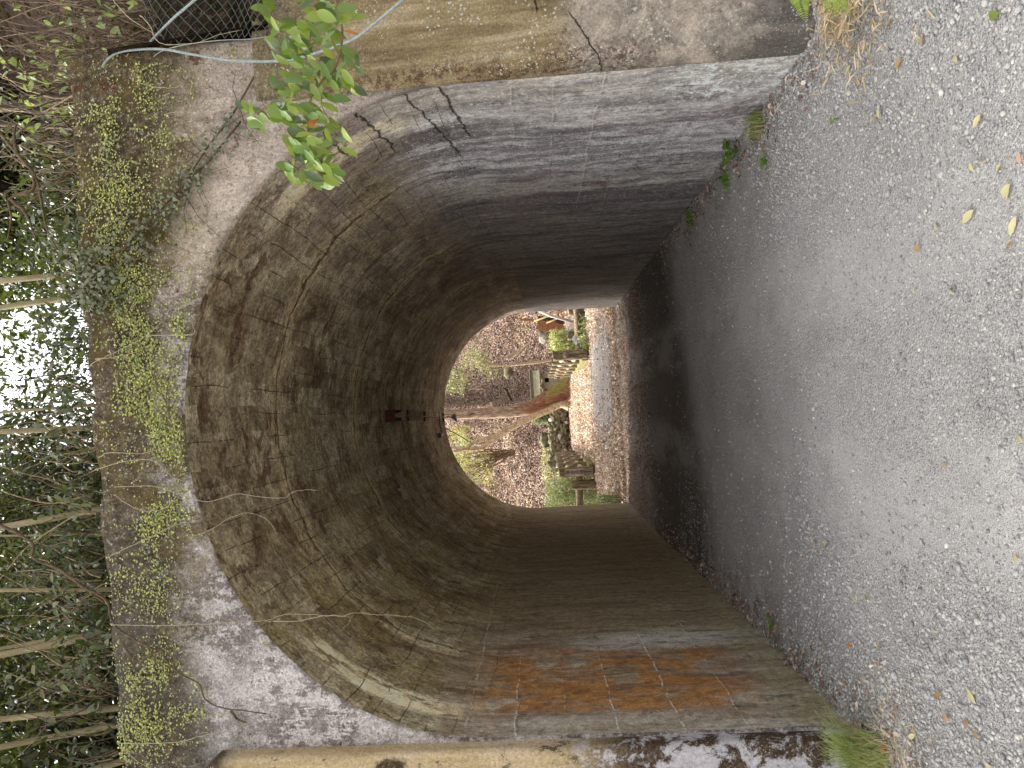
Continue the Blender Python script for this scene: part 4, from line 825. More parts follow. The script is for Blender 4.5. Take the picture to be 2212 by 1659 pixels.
def tuft(label, px, n, H, spread, lean=(0,0,0), w=.0022, m=None, wall=None, straw=0):
    p = at_g(*px); p.z = float(ground_z(np.array([p.x]), np.array([p.y]))[0]); t = thing('grass_tuft', label, 'grass', p, 'grass tufts at the wall foot')
    V, F = blades(p, n, H, spread, lean, w); npmesh('blades', V, F, m or M_GRASS, t)
    if straw: V, F = blades(p, straw, H*.6, spread*1.3, (lean[0]*1.5, lean[1]*1.5, -.1), w); npmesh('dry_blades', V, F, M_STRAW, t)
tuft('large arching green grass tuft at the foot of the left buttress', (1893,1625), 520, .40, .05, (.25,-.1,0), .0018, straw=150)
tuft('low outer grass tuft with straw at the left edge of the picture', (1930,1655), 260, .2, .08, (.1,0,0), .0021, straw=160)
tuft('fine green grass tuft against the right wall above the brown leaves', (1652,262), 260, .2, .06, (0,.06,0), .0018, straw=90)
tuft('short bright grass clump on the right wall foot beyond the broad leaved weed', (1576,385), 130, .09, .05, (-.1,0,0), .003, m=M_WEED, straw=20)
tuft('small leafy clump at the right wall foot furthest into the tunnel', (1500,468), 140, .08, .05, (-.1,0,0), .004, m=M_WEED)
def weed(name, label, px, n, L, R, flat=.4, up=.03, cat='weed'):
    p = at_g(*px); p.z = float(ground_z(np.array([p.x]), np.array([p.y]))[0]); t = thing(name, label, cat, p, 'weeds growing in the gravel edge'); mb = MB(); PP, DD = [], []
    for i in range(n):
        a = random.uniform(0, 2*pi); r = R*random.random()**.5; q = p+Vector((cos(a)*r, sin(a)*r, up+random.uniform(0, up*1.5))); mb.tube([p+Vector((0,0,.0)), p.lerp(q, .6)+Vector((0,0,.01)), q], .0015, 4); PP.append(q); DD.append((cos(a), sin(a), flat))
    obj('stems', mb, M_WEED, t); V, F = leaves(PP, DD, [(0,-.4,1)]*n, [L*random.uniform(.7,1.2) for _ in range(n)], L*.55, .15, .25); npmesh('foliage', V, F, M_WEED, t)
weed('broad_leaved_weed', 'broad leaved green weed against the right wall next to the fine grass', (1607,325), 26, .065, .06, .3, .05)
weed('lobed_weed', 'single lobed bright green weed lying on the gravel right side', (1662,345), 10, .06, .015, 0, .02)
weed('small_weed', 'small green weed on the gravel by the left wall', (1678,1340), 9, .04, .02, .3, .02)
weed('small_weed', 'tiny weed with few leaves nearer the left wall foot', (1700,1405), 5, .02, .015, .3, .02)
weed('small_weed', 'dark tiny weed under the dry straw on the right', (1812,255), 6, .02, .02, .3, .02)
def fern(label, px, Y, L, d, n=13):
    p = at(px[0], px[1], Y); t = thing('fern_frond', label, 'fern', p, 'fern fronds by the right wing wall'); d = Vector(d).normalized(); P = [p+d*L*i/n+Vector((0,0,-.1*L*(i/n)**2)) for i in range(n+1)]; obj('stalk', MB().tube(P, .0012, 4), M_WEED, t)
    PP, DD, LL = [], [], []; s = d.cross(Vector((0,-1,.1))).normalized()
    for i in range(2, n+1):
        for q in (-1, 1): PP.append(P[i]); DD.append(s*q+d*.55); LL.append(L*.34*(1-.85*(i/n)**1.3)+.006)
    V, F = leaves(PP, DD, [(0,-1,.3)]*len(PP), LL, np.array(LL)*.3, .1, .1); npmesh('foliage', V, F, leafmat('fern_green', stops(C(140,160,60), C(176,196,84)), .4, .5), t)
fern('bright yellow green fern frond reaching down over the right wing wall', (1727,-22), 3.55, .155, (-1,-.1,.02)); fern('small fern frond beside the dry straw heap', (1788,-15), 3.3, .12, (-1,-.1,-.12), 9); fern('drooping fern frond just above the straw heap', (1806,-8), 3.25, .1, (-1,-.2,-.3), 9)
# heap of straw and bamboo leaves in the right corner
hp = at_g(1880, 0); hp = Vector((hp.x+.08, hp.y+.05, float(ground_z(np.array([hp.x]), np.array([hp.y]))[0])))
hz = lambda x, y: ground_z(x, y)+.1*np.exp(-(((x-hp.x)/.3)**2+((y-hp.y)/.3)**2))
n = 900; hx = hp.x+RNG.normal(0, .17, n); hy = hp.y+RNG.normal(0, .2, n); D = rvec(n); D[:,2] *= .3; V, F = leaves(np.stack([hx, hy, hz(hx, hy)+RNG.uniform(0, .03, n)], 1), D, rvec(n)+np.array([0,0,.8]), RNG.uniform(.04, .13, n), RNG.uniform(.003, .012, n), .2, .2)
tag(npmesh('straw_heap', V, F, M_STRAW), kind='stuff')
n = 260; lx = at_g(1950, 1600); hx = lx.x+RNG.normal(0, .2, n); hy = lx.y+RNG.normal(.02, .16, n); D = rvec(n); D[:,2] *= .25; V, F = leaves(np.stack([hx, hy, ground_z(hx, hy)+RNG.uniform(.005, .03, n)], 1), D, rvec(n)+np.array([0,0,.8]), RNG.uniform(.03, .1, n), RNG.uniform(.002, .006, n), .2, .2)
tag(npmesh('scattered_straw', V, F, M_STRAW), kind='stuff')
# ================================================================== BEYOND THE TUNNEL
def hill_z(x, y):
    n = (fbm(np.stack([x*.22, y*.22, x*0+6], 1), 4)-.5)*2.2+(fbm(np.stack([x*1.4, y*1.4, x*0+8], 1), 3)-.5)*.35
    sh = np.clip((x-.5)/.5, 0, 1); s1 = np.clip((y-38.5)/.7, 0, 1)*1.15*(1-sh)+np.clip((y-38.8)/.4, 0, 1)*.45*sh
    st = np.where(sh > .5, 41.6, 39.4); g = np.clip(y-st, 0, None)
    k = np.clip(g/3, 0, 1); side = np.clip((np.abs(x-1)-5)/9, 0, 1)
    return gz(x, np.minimum(y, 38.3))+s1+g*.80+n*k+side*2.2*np.clip((y-30)/6, 0, 1)-.05
def mat_hill():
    g = NT('leaf_covered_soil'); P = g.pos(); c = g.vor(g.sc(P, (1,1,1.6)), 11, 'F1', 'Color'); d = g.vor(g.sc(P, (1,1,1.6)), 11); n = g.noise(P, .55, 5, .6); m = g.noise(P, 2.6, 6, .7); f = g.noise(P, 30, 5, .7)
    lf = g.ramp(g.sep(c)[0], [(0, C(96,74,62)), (.25, C(152,122,104)), (.5, C(180,152,132)), (.75, C(204,180,160)), (1, C(224,206,186))])
    col = g.mix(g.sm(d, .35, .7), lf, C(58,42,34)); col = g.mix(g.mul(g.sm(m, .54, .64), .7), col, C(74,58,42)); col = g.mix(g.mul(g.sm(g.sub(n, g.mul(m, .3)), .4, .5), .4), col, C(104,98,52))
    col = g.mix(.4, col, g.ramp(f, [(.3, C(45,45,45)), (.7, C(212,212,212))]), 'OVERLAY')
    return g.fin(g.bsdf(col, .9, g.bump(g.add(g.sm(d, .7, 0), f), 1, .06), .15))
MHILL = mat_hill()
hx_ = np.concatenate([np.linspace(-90, -12, 24), np.linspace(-11, 12, 150), np.linspace(13, 90, 24)]); hy_ = np.concatenate([np.linspace(38.25, 60, 150), np.linspace(61, 150, 30)])
gx, gy = [a.ravel() for a in np.meshgrid(hx_, hy_, indexing='ij')]
tag(npmesh('hillside', np.stack([gx, gy, hill_z(gx, gy)], 1), grid(len(hx_), len(hy_)), MHILL, None, True), kind='structure')
def mat_hlit():
    g = NT('slope_leaf'); P = g.pos(); c = g.ramp(g.island(), stops(C(100,74,64), C(150,120,106), C(184,154,138), C(128,98,86), C(208,186,168), C(160,134,112))); n = g.noise(P, .7, 6, .65)
    c = g.mix(g.mul(g.sm(n, .5, .6), .55), c, C(92,66,54)); c = g.mix(g.mul(g.sm(g.noise(g.off(P, (4,7,1)), .5, 5, .6), .52, .62), .5), c, C(212,190,150)); return g.fin(g.bsdf(c, .8, spec=.2))
x = RNG.uniform(-8, 9.5, 70000); y = 38.6+RNG.random(70000)**1.1*19; k = RNG.random(70000) < np.clip(1.5-3*np.clip(fbm(np.stack([x*.9, y*.9, x*0], 1), 4)-.5, 0, 1)*2, .15, 1); x, y = x[k], y[k]; litter('hillside_leaf_litter', x, y, hill_z, m=mat_hlit(), L= .12, up=.45, lift=.05)
# leaves on the footbridge and the lane
gz5 = lambda x, y: gz(x, y)+.052
n = 15000; x = RNG.uniform(-1.85, 1.9, n); y = RNG.uniform(22.5, 38.6, n); k = RNG.random(n) < .9; litter('bridge_leaf_litter', x[k], y[k], gz5, .095, up=.7, lift=.02)
n = 26000; x = RNG.uniform(-4.5, 4.5, n); y = RNG.uniform(15.2, 22.5, n); dn = np.clip(.12+.9*np.clip((-.1-x)/1.0, 0, 1)+.8*np.clip((y-21.9+.3*x)/.5, 0, 1)*(x > 0)+.8*np.clip((x-1.7)/.5, 0, 1)+.8*np.clip((16.2-y)/.6, 0, 1), 0, 1); k = RNG.random(n) < dn
litter('lane_leaf_litter', x[k], y[k], gz5, .08, up=.7, lift=.02)
n = 9000; x = RNG.uniform(-6, 6, n); y = RNG.uniform(22.6, 38, n); k = np.abs(x) > 2.0; litter('gully_leaf_litter', x[k], y[k], ground_z, .12)

for i, (x, y, z, k, s, lab) in enumerate([(-6.6,24.5,8.6,0,1.2,'on the left of the lane beyond the tunnel'),(-4.4,22.2,8.4,2,1.0,'overhanging the lane from the left'),(-9.5,22.5,8.6,1,1.2,'set back left of the lane'),(-8.6,33.0,11,1,1.0,'left of the footbridge over the gully'),(-3.6,20.0,8.0,1,1.1,'close to the far mouth on the left'),(-2.4,17.2,7.6,0,1.0,'leaning over the far mouth of the tunnel'),(-6.8,19.0,8.6,2,1.1,'behind the left corner of the far mouth')]):  # trees out of view, added to shade the lane and the far mouth
    tree('evergreen_tree', 'tall evergreen tree added for shade '+lab, Vector((x-2.0, y, gz(0, y))), Vector((x-.5, y, z-1.5)), .2, CROWNS[k], 1.5, M_DARKBARK, 'evergreen trees added to shade the lane', s, .2, i*1.7)
# ------------------------------------------------------------------ log-faced concrete parapets of the footbridge
def mat_log():
    g = NT('imitation_log_concrete'); P = g.objc(); n = g.noise(g.sc(P, (1,1,.14)), 26, 6, .7, .4); b = g.noise(P, 4, 5, .6)
    col = g.ramp(n, [(.32, C(46,38,30)), (.5, C(112,98,76)), (.7, C(158,144,116))]); col = g.mix(g.mul(g.sm(b, .5, .65), .5), col, C(96,96,52))
    return g.fin(g.bsdf(col, .85, g.bump(n, 1, .03), .2))
MLOG = mat_log(); MLOGEND = simple('sawn_log_end', C(108,90,76), C(146,126,108), 20); MFOOT = simple('dark_wet_concrete', C(48,44,42), C(92,86,80), 12); MMOSS = simple('mossy_beam', C(84,82,42), C(142,134,76), 9)
MROUGHLOG = simple('pale_log_side', C(120,108,84), C(178,164,130), 12, stretch=(1,1,.3))
def rpost(w_, d_, h, z0=0):                                    # upright with rounded corners and uneven bark outline
    pts = []; mb = MB(); K = 20; nz = 14
    for k in range(nz):
        z = z0+h*k/(nz-1)
        for i in range(K):
            a = 2*pi*i/K; c, s = cos(a), sin(a); e = .42; r = 1+.03*sin(i*2.7+z*3)+.02*sin(z*9+i)
            pts.append(((abs(c)**e*(1 if c > 0 else -1))*w_/2*r, (abs(s)**e*(1 if s > 0 else -1))*d_/2*r, z))
    f = [(k*K+i, k*K+(i+1)%K, (k+1)*K+(i+1)%K, (k+1)*K+i) for k in range(nz-1) for i in range(K)]; f.append(tuple((nz-1)*K+i for i in range(K)))
    return mb.add(pts, f)
def parapet(label, n0, n1, inner):
    a, b = at(*n0), at(*n1); t = thing('bridge_parapet', label, 'parapet', a, 'parapets of the footbridge'); N = 6; d = b-a; yaw = math.atan2(-d.x, d.y)
    R = Matrix.Rotation(yaw, 3, 'Z')
    for i in range(N):
        c = a+d*(i/(N-1))-Vector((0,0,.05)); mb = rpost(.30, .42, 1.03, .2); mb.v = [tuple(R @ Vector(v)+c) for v in mb.v]; p = obj('post', mb, MLOG, t, True)
        mb = rpost(.27, .38, .22); mb.v = [tuple(R @ Vector(v)+c) for v in mb.v]; obj('foot', mb, MFOOT, p, True)
        mb = MB(); q = c+R @ Vector((inner*.13, 0, .86)); e = q+Vector((inner*.085, 0, 0)); mb.tube([q, e-Vector((inner*.02,0,0)), e], [.10,.095,.07], 14); obj('log_end', mb, MLOGEND, p, True)
    mb = MB(); 
    for h, r in ((.86, .085), (.45, .085)): mb.tube([a+Vector((0,0,h))+d*(k/20) for k in range(21)], r, 12, wob=.05)
    obj('rail', mb, MROUGHLOG, t, True)
    mb = MB(); mb.box(a+d*.5+Vector((inner*.02,.0,.06)), (.34, d.length-.1, .2), R.to_4x4().to_3x3()); obj('base_beam', mb, MMOSS, t)
    return t, a, R
pr, a, R = parapet('right footbridge parapet of log faced posts with a round sawn knot on its end post', (1279,764,22.2), (1237,806,35.2), -1)
mb = MB().tube([a+Vector((.0,-.19,.80)), a+Vector((0,-.225,.80))], .092, 24); obj('knot', mb, MLOGEND, pr, True)
pl_, a, R = parapet('left footbridge parapet of log faced posts with a carved name panel', (1291,1016,22.9), (1251,979,36.5), 1)
panel = MB(); K = 24; pts = []
for s in (0, 1):
    for i in range(K): an = 2*pi*i/K; pts.append(a+Vector((cos(an)*.098, -.20-.03*s, .72+sin(an)*.035+(.26 if sin(an) > 0 else -.26))))
panel.add(pts, [tuple(range(K, 2*K))]+[(i, (i+1)%K, K+(i+1)%K, K+i) for i in range(K)]); pn = obj('name_panel', panel, simple('smooth_panel', C(142,124,112), C(176,160,148), 9), pl_)
def text(name, body, size, loc, mat, parent, vertical=False, ext=.004, face=0):
    objs = []; me_all = MB()
    for i, ch in enumerate(body):
        cu = bpy.data.curves.new('t', 'FONT'); cu.body = ch; cu.size = size; cu.extrude = ext; cu.align_x = 'CENTER'; o = bpy.data.objects.new('t', cu); COL.objects.link(o)
        me = bpy.data.meshes.new_from_object(o.evaluated_get(bpy.context.evaluated_depsgraph_get())); bpy.data.objects.remove(o)
        V = [Vector((v.co.x, -v.co.z, v.co.y)) for v in me.vertices]; Fc = [tuple(p.vertices) for p in me.polygons]
        o_ = Vector((0,0,-i*size*1.02)) if vertical else Vector((i*size*.62, 0, 0)); me_all.add([v+o_+Vector(loc) for v in V], Fc); bpy.data.meshes.remove(me)
    return obj(name, me_all, mat, parent)
MINK = simple('dark_lettering_paint', C(36,28,26), C(58,48,44), 10)  # dark lettering colour for the inscription and the notice marks
text('inscription', '落合谷橋', .142, a+Vector((0,-.233,.875)), MINK, pn, True)
# ------------------------------------------------------------------ log railings along the far side of the lane
def railing(label, rail, posts, r):
    P = [at(*p) for p in rail]; t = thing('log_railing', label, 'railing', Vector((P[0].x, P[0].y, gz(0, P[0].y))), 'log railings beside the lane')
    ext = P[0]+(P[0]-P[-1])*1.2; obj('rail', MB().tube([ext]+[P[0].lerp(P[-1], k/8) for k in range(9)], r, 14, wob=.05), MLOG, t, True)
    for px, py, Y, w_ in posts:
        c = at(px, py, Y); z0 = gz(0, Y)-.5; mb = rpost(w_, w_, c.z-z0, 0); mb.v = [(v[0]+c.x, v[1]+c.y, v[2]+z0) for v in mb.v]; obj('post', mb, MLOG, t, True)
    return t
rl = railing('right log railing with a round white notice tied to its short post', [(1244,655,22.9), (1251,757,23.9)], [(1226,726,23.75,.26), (1228,673,23.2,.28), (1222,600,22.5,.28)], .11)
c = at(1249,731,23.55); sg = thing('notice', 'round white notice with dark writing hanging on the right log railing', 'sign', c); pts = [c+Vector((cos(2*pi*i/24)*.15, -.012*s, sin(2*pi*i/24)*.19)) for s in (0, 1) for i in range(24)]
obj('plate', MB().add(pts, [tuple(range(24,48)), tuple(range(23,-1,-1))]+[(i, (i+1)%24, 24+(i+1)%24, 24+i) for i in range(24)]), simple('white_enamel', C(206,208,212), C(228,230,234), 5, .4, .05), sg)
mb = MB()
for i, (dx, dz, w_, h_) in enumerate([(.04,.08,.10,.022),(-.04,.085,.03,.02),(.0,.03,.13,.022),(.0,-.02,.15,.022),(.02,-.07,.08,.022)]): mb.box(c+Vector((dx,-.016,dz)), (w_, .004, h_))
obj('dark_marks', mb, MINK, sg); obj('red_mark', MB().tube([c+Vector((-.03,-.013,-.13)), c+Vector((-.03,-.019,-.13))], .026, 12), simple('red_paint', C(190,60,48), C(206,80,66), 5), sg)
railing('left log railing running from the carved parapet into the bamboo', [(1252,1120,23.6), (1251,1022,23.2)], [(1234,1048,23.25,.28), (1232,1120,23.7,.28)], .11)
t = thing('pole_frame', 'thin grey pole frame standing in the bamboo behind the left parapet', 'frame', at(1290,1092,26)); P = [at(1242,1040,25), at(1241,1088,25)]
obj('pole', MB().tube([at(1222,1040,25.4), at(1219,1088,25.4)], .05, 8), MROUGHLOG, t, True); obj('pole', MB().tube([at(1218,1088,25.4), at(1300,1088,25.4)], .035, 8), MROUGHLOG, t, True); obj('pole', MB().tube([at(1224,1010,25.6), at(1222,1044,25.5)], .05, 8), MROUGHLOG, t, True)
# ------------------------------------------------------------------ trees beyond the bridge
def mat_cedar():
    g = NT('stringy_red_cedar_bark'); P = g.pos(); Z = g.sep(P)[2]; n = g.noise(g.sc(P, (1,1,.12)), 22, 6, .7, .3); b = g.noise(P, 1.6, 5, .6)
    red = g.ramp(n, [(.34, C(70,40,30)), (.52, C(128,84,64)), (.7, C(168,126,102))]); gry = g.ramp(n, [(.36, C(74,56,44)), (.5, C(132,112,92)), (.64, C(182,172,150))])
    col = g.mix(g.mul(g.sm(g.add(Z, g.mul(b, 2.6)), 3.6, 5.4), .85), red, gry); mo = g.mul(g.sm(b, .47, .58), g.mul(g.sm(Z, 2.9, 1.6), g.sm(g.sep(g.n('NewGeometry').outputs['Normal'])[2], -.2, .3))); col = g.mix(g.mul(mo, .85), col, g.ramp(n, [(.3, C(84,84,36)), (.7, C(148,144,74))]))
    return g.fin(g.bsdf(col, .9, g.bump(n, 1, .05), .15))
MCEDAR = mat_cedar(); MPALE = simple('pale_mottled_bark', C(96,74,52), C(192,168,132), 9, bump=.9, dist=.02, local=False)
zt = lambda L: [(918+x*.1465, 864+y*.1465) for x, y in L]; zq = lambda L: [(918+x*.1465, 675+y*.1465) for x, y in L]
def trunk(pts, ws, Y, n=16, ext=None, wob=.04, dY=0):
    P = smoothline([at(px, py, Y+dY*i/len(pts)) for i, (px, py) in enumerate(pts)], 4); w_ = np.interp(np.linspace(0, len(ws)-1, len(P)), range(len(ws)), ws)*.1465/2*Y/FPX
    if ext: P += [P[-1]+Vector(e) for e in ext]; w_ = list(w_)+[w_[-1]*(1-.5*(k+1)/len(ext)) for k in range(len(ext))]
    return P, list(w_)
t = thing('cedar_tree', 'large cedar with a curved reddish trunk leaning at the far end of the footbridge', 'tree', at(1238, 836, 36.5)); P, w_ = trunk(zt([(2190,-235),(2130,-190),(2050,-140),(1900,-50),(1750,28),(1550,112),(1300,168),(1000,190),(700,203),(290,214)]), [470,390,330,280,250,215,180,165,158,150], 36.5, ext=[(.0,0,1.5),(.1,0,3.2),(.1,0,5),(.1,0,7)])
mb = MB().tube(P, w_, 22, wob=.035); 
for a_ in (-2.2,-1.2,-.3,.5,1.3,2.6): b0 = P[1]; mb.tube([b0+Vector((cos(a_)*.15, sin(a_)*.15, .25)), b0+Vector((cos(a_)*.5, sin(a_)*.45, -.02)), b0+Vector((cos(a_)*.9, sin(a_)*.8, -.22))], [.2,.13,.05], 8)
obj('trunk', mb, MCEDAR, t, True); cr = bpy.data.objects.new('crown', CROWNS[1][0]); COL.objects.link(cr); cr.parent = t; cr.location = P[-1]-t.location; cr.scale = (1.3,1.3,1.3)
t = thing('crooked_tree', 'pale crooked tree twisting left from the foot of the cedar', 'tree', at(1232, 872, 36)); P, w_ = trunk(zt([(2130,90),(2000,70),(1800,160),(1560,260),(1300,385),(1100,500),(950,620),(850,700),(700,715),(380,705)]), [150,100,88,100,95,88,75,60,48,42], 36, ext=[(-.2,0,1),(-.3,0,2.5)])
mb = MB().tube(P, w_, 12, wob=.1); P2, w2 = trunk(zt([(1080,515),(900,570),(750,615),(640,680),(560,740),(420,765)]), [70,60,52,46,46,40], 36); mb.tube(P2, w2, 10, wob=.08); P3, w3 = trunk(zt([(870,735),(780,725),(700,740),(560,735)]), [30,30,24,18], 35.9); mb.tube(P3, w3, 8)
obj('trunk', mb, MPALE, t, True); cr = bpy.data.objects.new('crown', CROWNS[2][0]); COL.objects.link(cr); cr.parent = t; cr.location = P[-1]+Vector((0,0,1.5))-t.location; cr.scale = (1,1,1)
t = thing('many_stemmed_shrub', 'tall bare shrub with many thin brown stems on the slope left of the crooked tree', 'shrub', at(918+1290*.1465, 864+770*.1465, 41.5)); mb = MB()
for i in range(26):
    e = (random.uniform(560, 900), random.uniform(700, 1230)); m_ = (random.uniform(950, 1100), 770+(e[1]-770)*.35+random.uniform(-30, 30)); Q = smoothline([at(*zt([q])[0], 41.5-.3*k) for k, q in enumerate([(1300+random.uniform(-20,40), 780+random.uniform(-40,40)), m_, ((m_[0]+e[0])/2, (m_[1]+e[1])/2+random.uniform(-20,20)), e])], 4)
    r = random.uniform(.02, .045); mb.tube(Q, [r*(1-.6*k/len(Q)) for k in range(len(Q))], 6, False)
obj('stems', mb, simple('shrub_bark', C(70,54,38), C(132,108,78), 9), t, True)
L_ = [at(*zt([(random.uniform(400, 1000), random.uniform(750, 1250))])[0], 41+random.uniform(-.8, .8)) for _ in range(900)]; V, F = leaves(L_, rvec(900), rvec(900), RNG.uniform(.08, .18, 900), .045, .2, .2); npmesh('foliage', V, F, leafmat('sparse_olive_leaf', stops(C(96,92,48), C(150,142,76), C(108,118,64)), .4), t)
def sapling(label, pts, ws, Y, fol, nf, mat, L=.14, cat='tree', bark=None, name='young_tree'):
    t = thing(name, label, cat, at(pts[0][0], pts[0][1], Y), None); P, w_ = trunk(pts, ws, Y); obj('trunk', MB().tube(P, w_, 8, wob=.06), bark or MPALE, t, True)
    if nf:
        cs = [(random.uniform(fol[0], fol[2]), random.uniform(fol[1], fol[3])) for _ in range(14)]; Q = []
        for _ in range(nf): c = random.choice(cs); Q.append(at(c[0]+random.gauss(0, (fol[2]-fol[0])*.12), c[1]+random.gauss(0, (fol[3]-fol[1])*.12), Y+random.gauss(0, .5)))
        mb = MB(); [mb.tube([P[random.randrange(len(P)//2, len(P))], at(c[0], c[1], Y)], [.02,.006], 5) for c in cs]; obj('limbs', mb, bark or MPALE, t)
        V, F = leaves(Q, rvec(nf)+np.array([0,0,-.4]), rvec(nf)+np.array([0,-.3,.6]), L*RNG.uniform(.6, 1.3, nf), L*.3, .1, .2); npmesh('crown', V, F, mat, t)
    return t
M_LIME = leafmat('lime_leaf', stops(C(98,104,66), C(130,132,84), C(166,160,112), C(112,114,78)), .2, .5)  # muted yellow-green leaf tones
sapling('slim straight young tree with feathery green top right of the cedar', zq([(1880,690),(1700,728),(1500,750),(1250,772),(1000,778),(930,768)]), [46,44,42,38,34,30], 37.5, (996,755,1072,828), 700, M_LIME)
sapling('small leafy tree high on the slope left of the crooked tree', zt([(800,320),(600,380),(480,420)]), [30,20,12], 46, (975,915,1018,960), 700, leafmat('yellowing_leaf', stops(C(150,142,84), C(186,172,104), C(120,118,76)), .3), name='yellowing_tree')
sapling('bush of dark green leaves against the left side of the far arch', zt([(900,900),(700,950),(560,900)]), [24,16,10], 43, (975,950,1030,1040), 600, M_CROWN[2], name='green_bush', cat='bush')
sapling('feathery bright bush at the top of the hillside right of the cedar', zq([(700,1000),(520,1000),(420,950)]), [24,16,10], 47, (965,790,1000,850), 700, M_LIME, .16, name='bright_bush', cat='bush')
# bare branches, fallen logs, boulders on the slope
def slope_line(name, label, cat, lines, Y, ws, m, group=None, n=8):
    mb = MB()
    for L, w0 in zip(lines, ws): P, w_ = trunk(L, [w0]*len(L), Y); mb.tube(P, [r*(1-.4*i/len(P)) for i, r in enumerate(w_)], n, wob=.06)
    return tag(obj(name, mb, m, None, True), label, cat, group)
MDEAD = simple('dead_wood', C(110,92,72), C(180,158,130), 6, local=False); MDK = simple('rotten_dark_wood', C(34,26,22), C(74,60,48), 6, local=False)
slope_line('fallen_log', 'broken brown fallen log lying across the leafy slope above the right parapet', 'log', [zq([(1210,672),(1290,625),(1390,590),(1480,500),(1570,435)])], 43.0, [58], MDEAD, 'fallen logs on the slope')
slope_line('fallen_log', 'dark rotten log on the slope between shrine roof and cedar', 'log', [zq([(1170,1115),(1215,1180),(1250,1250),(1300,1335)])], 43.5, [50], MDK, 'fallen logs on the slope')
slope_line('fallen_log', 'short pale broken log touching the cedar trunk on the slope', 'log', [zq([(780,1385),(900,1385),(1000,1355),(1110,1330)])], 44, [28], MDEAD, 'fallen logs on the slope')
slope_line('fallen_branch', 'long pale bare branch slanting at the right edge of the far arch', 'branch', [zq([(620,680),(760,430),(870,310),(1040,160)]), zq([(860,700),(930,480),(960,300),(1010,190)]), zq([(640,560),(740,500),(760,430)])], 40.5, [20,18,10], MDEAD, None, 6)
slope_line('fallen_branch', 'forked twig lying on the sunny upper slope above the shrine', 'branch', [zq([(640,1150),(760,1100),(880,1050)]), zq([(760,1130),(900,1135)])], 45, [14,11], MDEAD, None, 6)
slope_line('fallen_branch', 'thin pale branch lying near the top of the slope left of the cedar', 'branch', [zt([(580,500),(740,360),(950,280)]), zt([(680,440),(640,380),(700,300)])], 44, [26,16], MDEAD, None, 6)
tag(obj('cable', MB().tube(smoothline([at(*zt([(305,418)])[0], 16), at(*zt([(720,668)])[0], 24), at(*zt([(960,960)])[0], 31), at(*zt([(1170,1240)])[0], 38)], 6), .012, 5), simple('black_cable', C(22,20,18), C(34,32,30), 5)), 'thin black cable sloping down across the view left of the crooked tree', 'cable')
MROCK = simple('mossy_rock', C(52,48,36), C(134,126,96), 4, bump=1, dist=.05, local=False); MSTONEP = simple('pale_stone', C(150,142,124), C(204,198,184), 6, bump=.8, dist=.03, local=False)
def rock(label, px, Y, r, sc, m, i, name='boulder'):
    c = at(px[0], px[1], Y); return tag(obj(name, MB().blob(c, r, 3, .35, sc, i), m, None, True), label, 'rock', 'boulders on the slope')
rock('green mossy boulder half way up the slope above the shrine', zq([(1230,880)])[0], 43.7, .34, (1,.9,.8), MROCK, 1)
rock('mossy boulder beside the plank stack under the slope', zq([(1760,300)])[0], 33, .34, (1,.9,.8), MROCK, 2); rock('grey boulder beside the plank stack', zq([(1740,380)])[0], 33, .24, (1,.8,.8), MSTONEP, 3)
rock('square dark green mossy block on top of the rubble wall', zt([(1775,600)])[0], 39.2, .36, (1.1,.8,.8), MROCK, 4); rock('brown boulder with a dark hollow beneath it left on the slope', zt([(960,990)])[0], 42, .3, (1.2,.8,.6), MDEAD, 6)
# rubble wall
t = thing('rubble_wall', 'low mossy rubble stone wall behind the far end of the footbridge', 'wall', at(1222, 930, 38.6)); mb, mb2 = MB(), MB()
for i in range(260):
    px, py = random.uniform(1186, 1224), random.uniform(876, 1010); c = at(px, py, 38.5+.25*random.random()); (mb2 if random.random() < .13 else mb).blob(c, random.uniform(.07, .17), 2, .4, (random.uniform(.8,1.5), .9, random.uniform(.6,1)), i)
obj('mossy_stones', mb, MROCK, t, True); obj('pale_stones', mb2, MSTONEP, t, True)
# ------------------------------------------------------------------ small stone shrine with a tiled roof
sb = at(1204, 832, 40.3); t = thing('stone_shrine', 'small grey stone shrine with a ribbed tile roof standing behind the cedar', 'shrine', sb); MSH = simple('shrine_stone', C(118,108,88), C(168,158,134), 9, bump=.6); MTILE = simple('shrine_tile', C(66,60,46), C(112,104,80), 12); MBLACK = simple('dark_opening', C(12,10,9), C(20,18,16), 5)
obj('plinth', MB().box(sb+Vector((0,.2,.08)), (1.55,1.1,.26)).box(sb+Vector((0,.2,.26)), (1.4,.95,.1)), MSH, t); bd = MB()
for x1, x2, z1_, z2_ in ((-.62,-.42,.31,.86),(-.18,.18,.31,.86),(.42,.62,.31,.86),(-.42,-.18,.31,.44),(.18,.42,.31,.44),(-.42,-.18,.68,.86),(.18,.42,.68,.86)): bd.box(sb+Vector(((x1+x2)/2, -.2, (z1_+z2_)/2)), (x2-x1, .08, z2_-z1_))
obj('wall', bd.box(sb+Vector((0,.62,.58)), (1.24,.06,.55)).box(sb+Vector((-.59,.2,.58)), (.06,.78,.55)).box(sb+Vector((.59,.2,.58)), (.06,.78,.55)), MSH, t)
for s in (-.3, .3): obj('window', MB().box(sb+Vector((s, -.1, .56)), (.23,.03,.23)), MBLACK, t)
rf = MB(); K = 26
